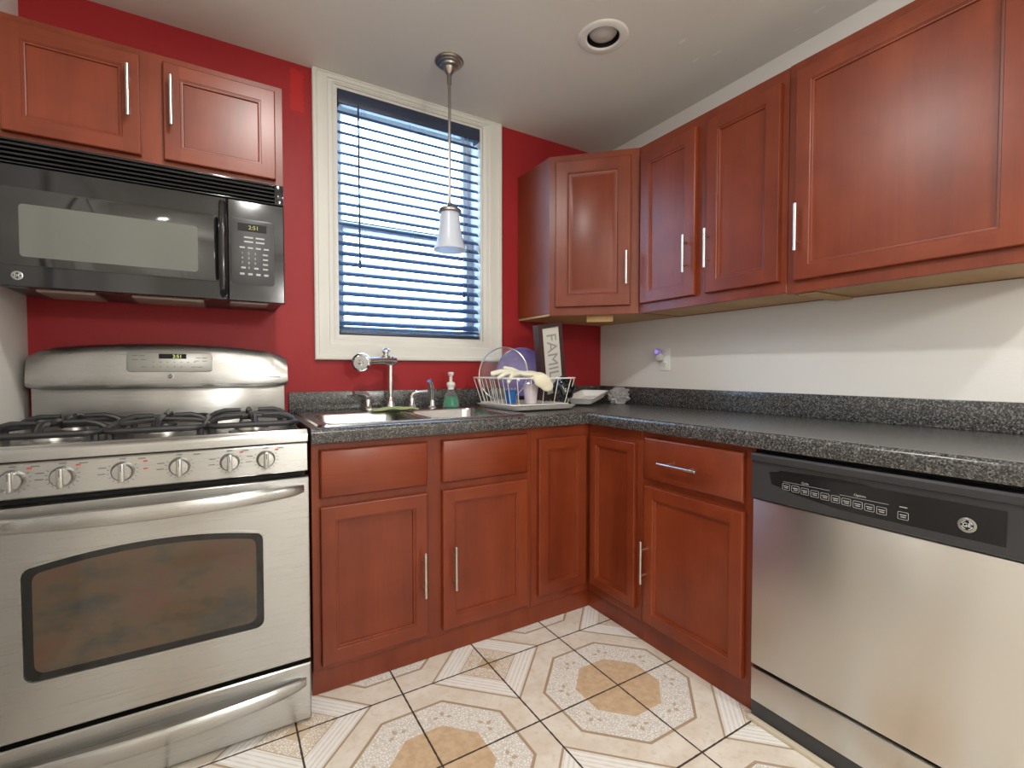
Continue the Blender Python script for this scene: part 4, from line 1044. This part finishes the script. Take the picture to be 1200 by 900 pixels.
blob('plastic_bag', 'black_bag_plastic', (-.600, -.405, FLZ + .068), (.058, .046, .066), 2.3, .13, 1.3, 'crumpled black plastic bag in the right end of the dish rack', 'bag', flatz=FLZ)
# cup, blue thing
cu = MB(); cc = (-.792, -.400, FLZ)
cu.lathe([(0, 0), (.026, 0), (.028, .004), (.037, .092), (.038, .094), (.035, .094), (.026, .006), (0, .006)], cc); cu.origin = cc
tag(cu.build('plastic_cup', 'pale_pink_plastic'), 'pale pink plastic cup at the front of the dish rack', 'cup')
cu = MB(); cc = (-.872, -.345, FLZ)
cu.lathe([(0, 0), (.024, 0), (.026, .003), (.029, .060), (.030, .063), (.027, .063), (.023, .006), (0, .005)], cc); cu.origin = cc
tag(cu.build('small_cup', 'blue_plastic'), 'small blue cup between the white rack wires', 'cup')
# rubber glove draped over the rim
gz = ZR1 + .018
g = MB()
def ell(c, r, rot=(0, 0, 0)):
    bm = bmesh.new(); bmesh.ops.create_uvsphere(bm, u_segments=20, v_segments=12, radius=1)
    from mathutils import Euler
    g.addbm(bm, 0, True, Matrix.Translation(c) @ Euler(rot).to_matrix().to_4x4() @ Matrix.Diagonal((*r, 1)))
ell((-.868, -.405, gz + .004), (.050, .046, .015)); ell((-.830, -.440, gz + .002), (.046, .044, .015), (.1, 0, -.7))
ell((-.800, -.474, gz - .010), (.040, .034, .016), (.5, 0, -.6)); ell((-.790, -.496, gz - .030), (.044, .013, .034), (0, .25, -.25)); ell((-.772, -.500, gz - .048), (.038, .010, .030), (0, .5, -.2))
for pts, r in (([(-.895, -.372, gz + .010), (-.930, -.355, gz + .014), (-.968, -.340, gz + .006)], (.0125, .0115, .009)),
               ([(-.900, -.392, gz + .010), (-.942, -.382, gz + .012), (-.984, -.372, gz + .000)], (.0125, .0115, .009)),
               ([(-.900, -.414, gz + .006), (-.940, -.414, gz + .004), (-.976, -.414, gz - .016)], (.0125, .0115, .009)),
               ([(-.890, -.436, gz + .002), (-.925, -.448, gz - .006), (-.950, -.458, gz - .034)], (.0115, .0105, .008)),
               ([(-.845, -.378, gz + .006), (-.868, -.352, gz + .022), (-.898, -.338, gz + .030)], (.0135, .012, .0095))):
    g.tube(pts, list(r), 12)
    for q in (0, 1, 2): ell(pts[q], (r[q],) * 3)
g.origin = (-.83, -.43, ZR1); go = g.build('rubber_glove', 'cream_rubber', recalc=False)
rm = go.modifiers.new('remesh', 'REMESH'); rm.mode = 'VOXEL'; rm.voxel_size = .003; rm.use_smooth_shade = True
sm_ = go.modifiers.new('smooth', 'SMOOTH'); sm_.iterations = 4
dg = bpy.context.evaluated_depsgraph_get(); dg.update(); m2 = bpy.data.meshes.new_from_object(go.evaluated_get(dg)); go.modifiers.clear(); go.data = m2; m2.name = 'rubber_glove'
m2.materials.clear(); m2.materials.append(M['cream_rubber'])
for p in m2.polygons: p.use_smooth = True
tag(go, 'cream rubber glove draped over the front rim of the dish rack', 'glove')
# white foam tray and clear bag at the right of the rack
ft = MB(Matrix.Translation((-.315, -.250, CT + .008)) @ Matrix.Rotation(math.radians(32), 4, 'Z') @ Matrix.Rotation(math.radians(-6), 4, 'Y'))
def l2(hx, hy, z, r=.02): return [(x, y, z) for (x, y) in rrect(-hx, hx, -hy, hy, r, 4)]
ft.rings([l2(.130, .058, .018), l2(.147, .076, .048), l2(.153, .082, .050), l2(.153, .082, .053), l2(.145, .074, .052), l2(.127, .055, .022)], True, True, smooth=True)
ft.origin = (-.335, -.255, CT); tag(ft.build('foam_tray', 'white_plastic'), 'shallow white tray lying between the dish rack and the corner', 'tray')
blob('clear_bag', 'clear_bag_film', (-.108, -.275, CT + .046), (.066, .058, .052), 5.1, .22, 1.9, 'crinkled clear plastic bag in the worktop corner', 'bag', flatz=CT + .001)

for o in bpy.data.objects:
    if '_o' in o: del o['_o']
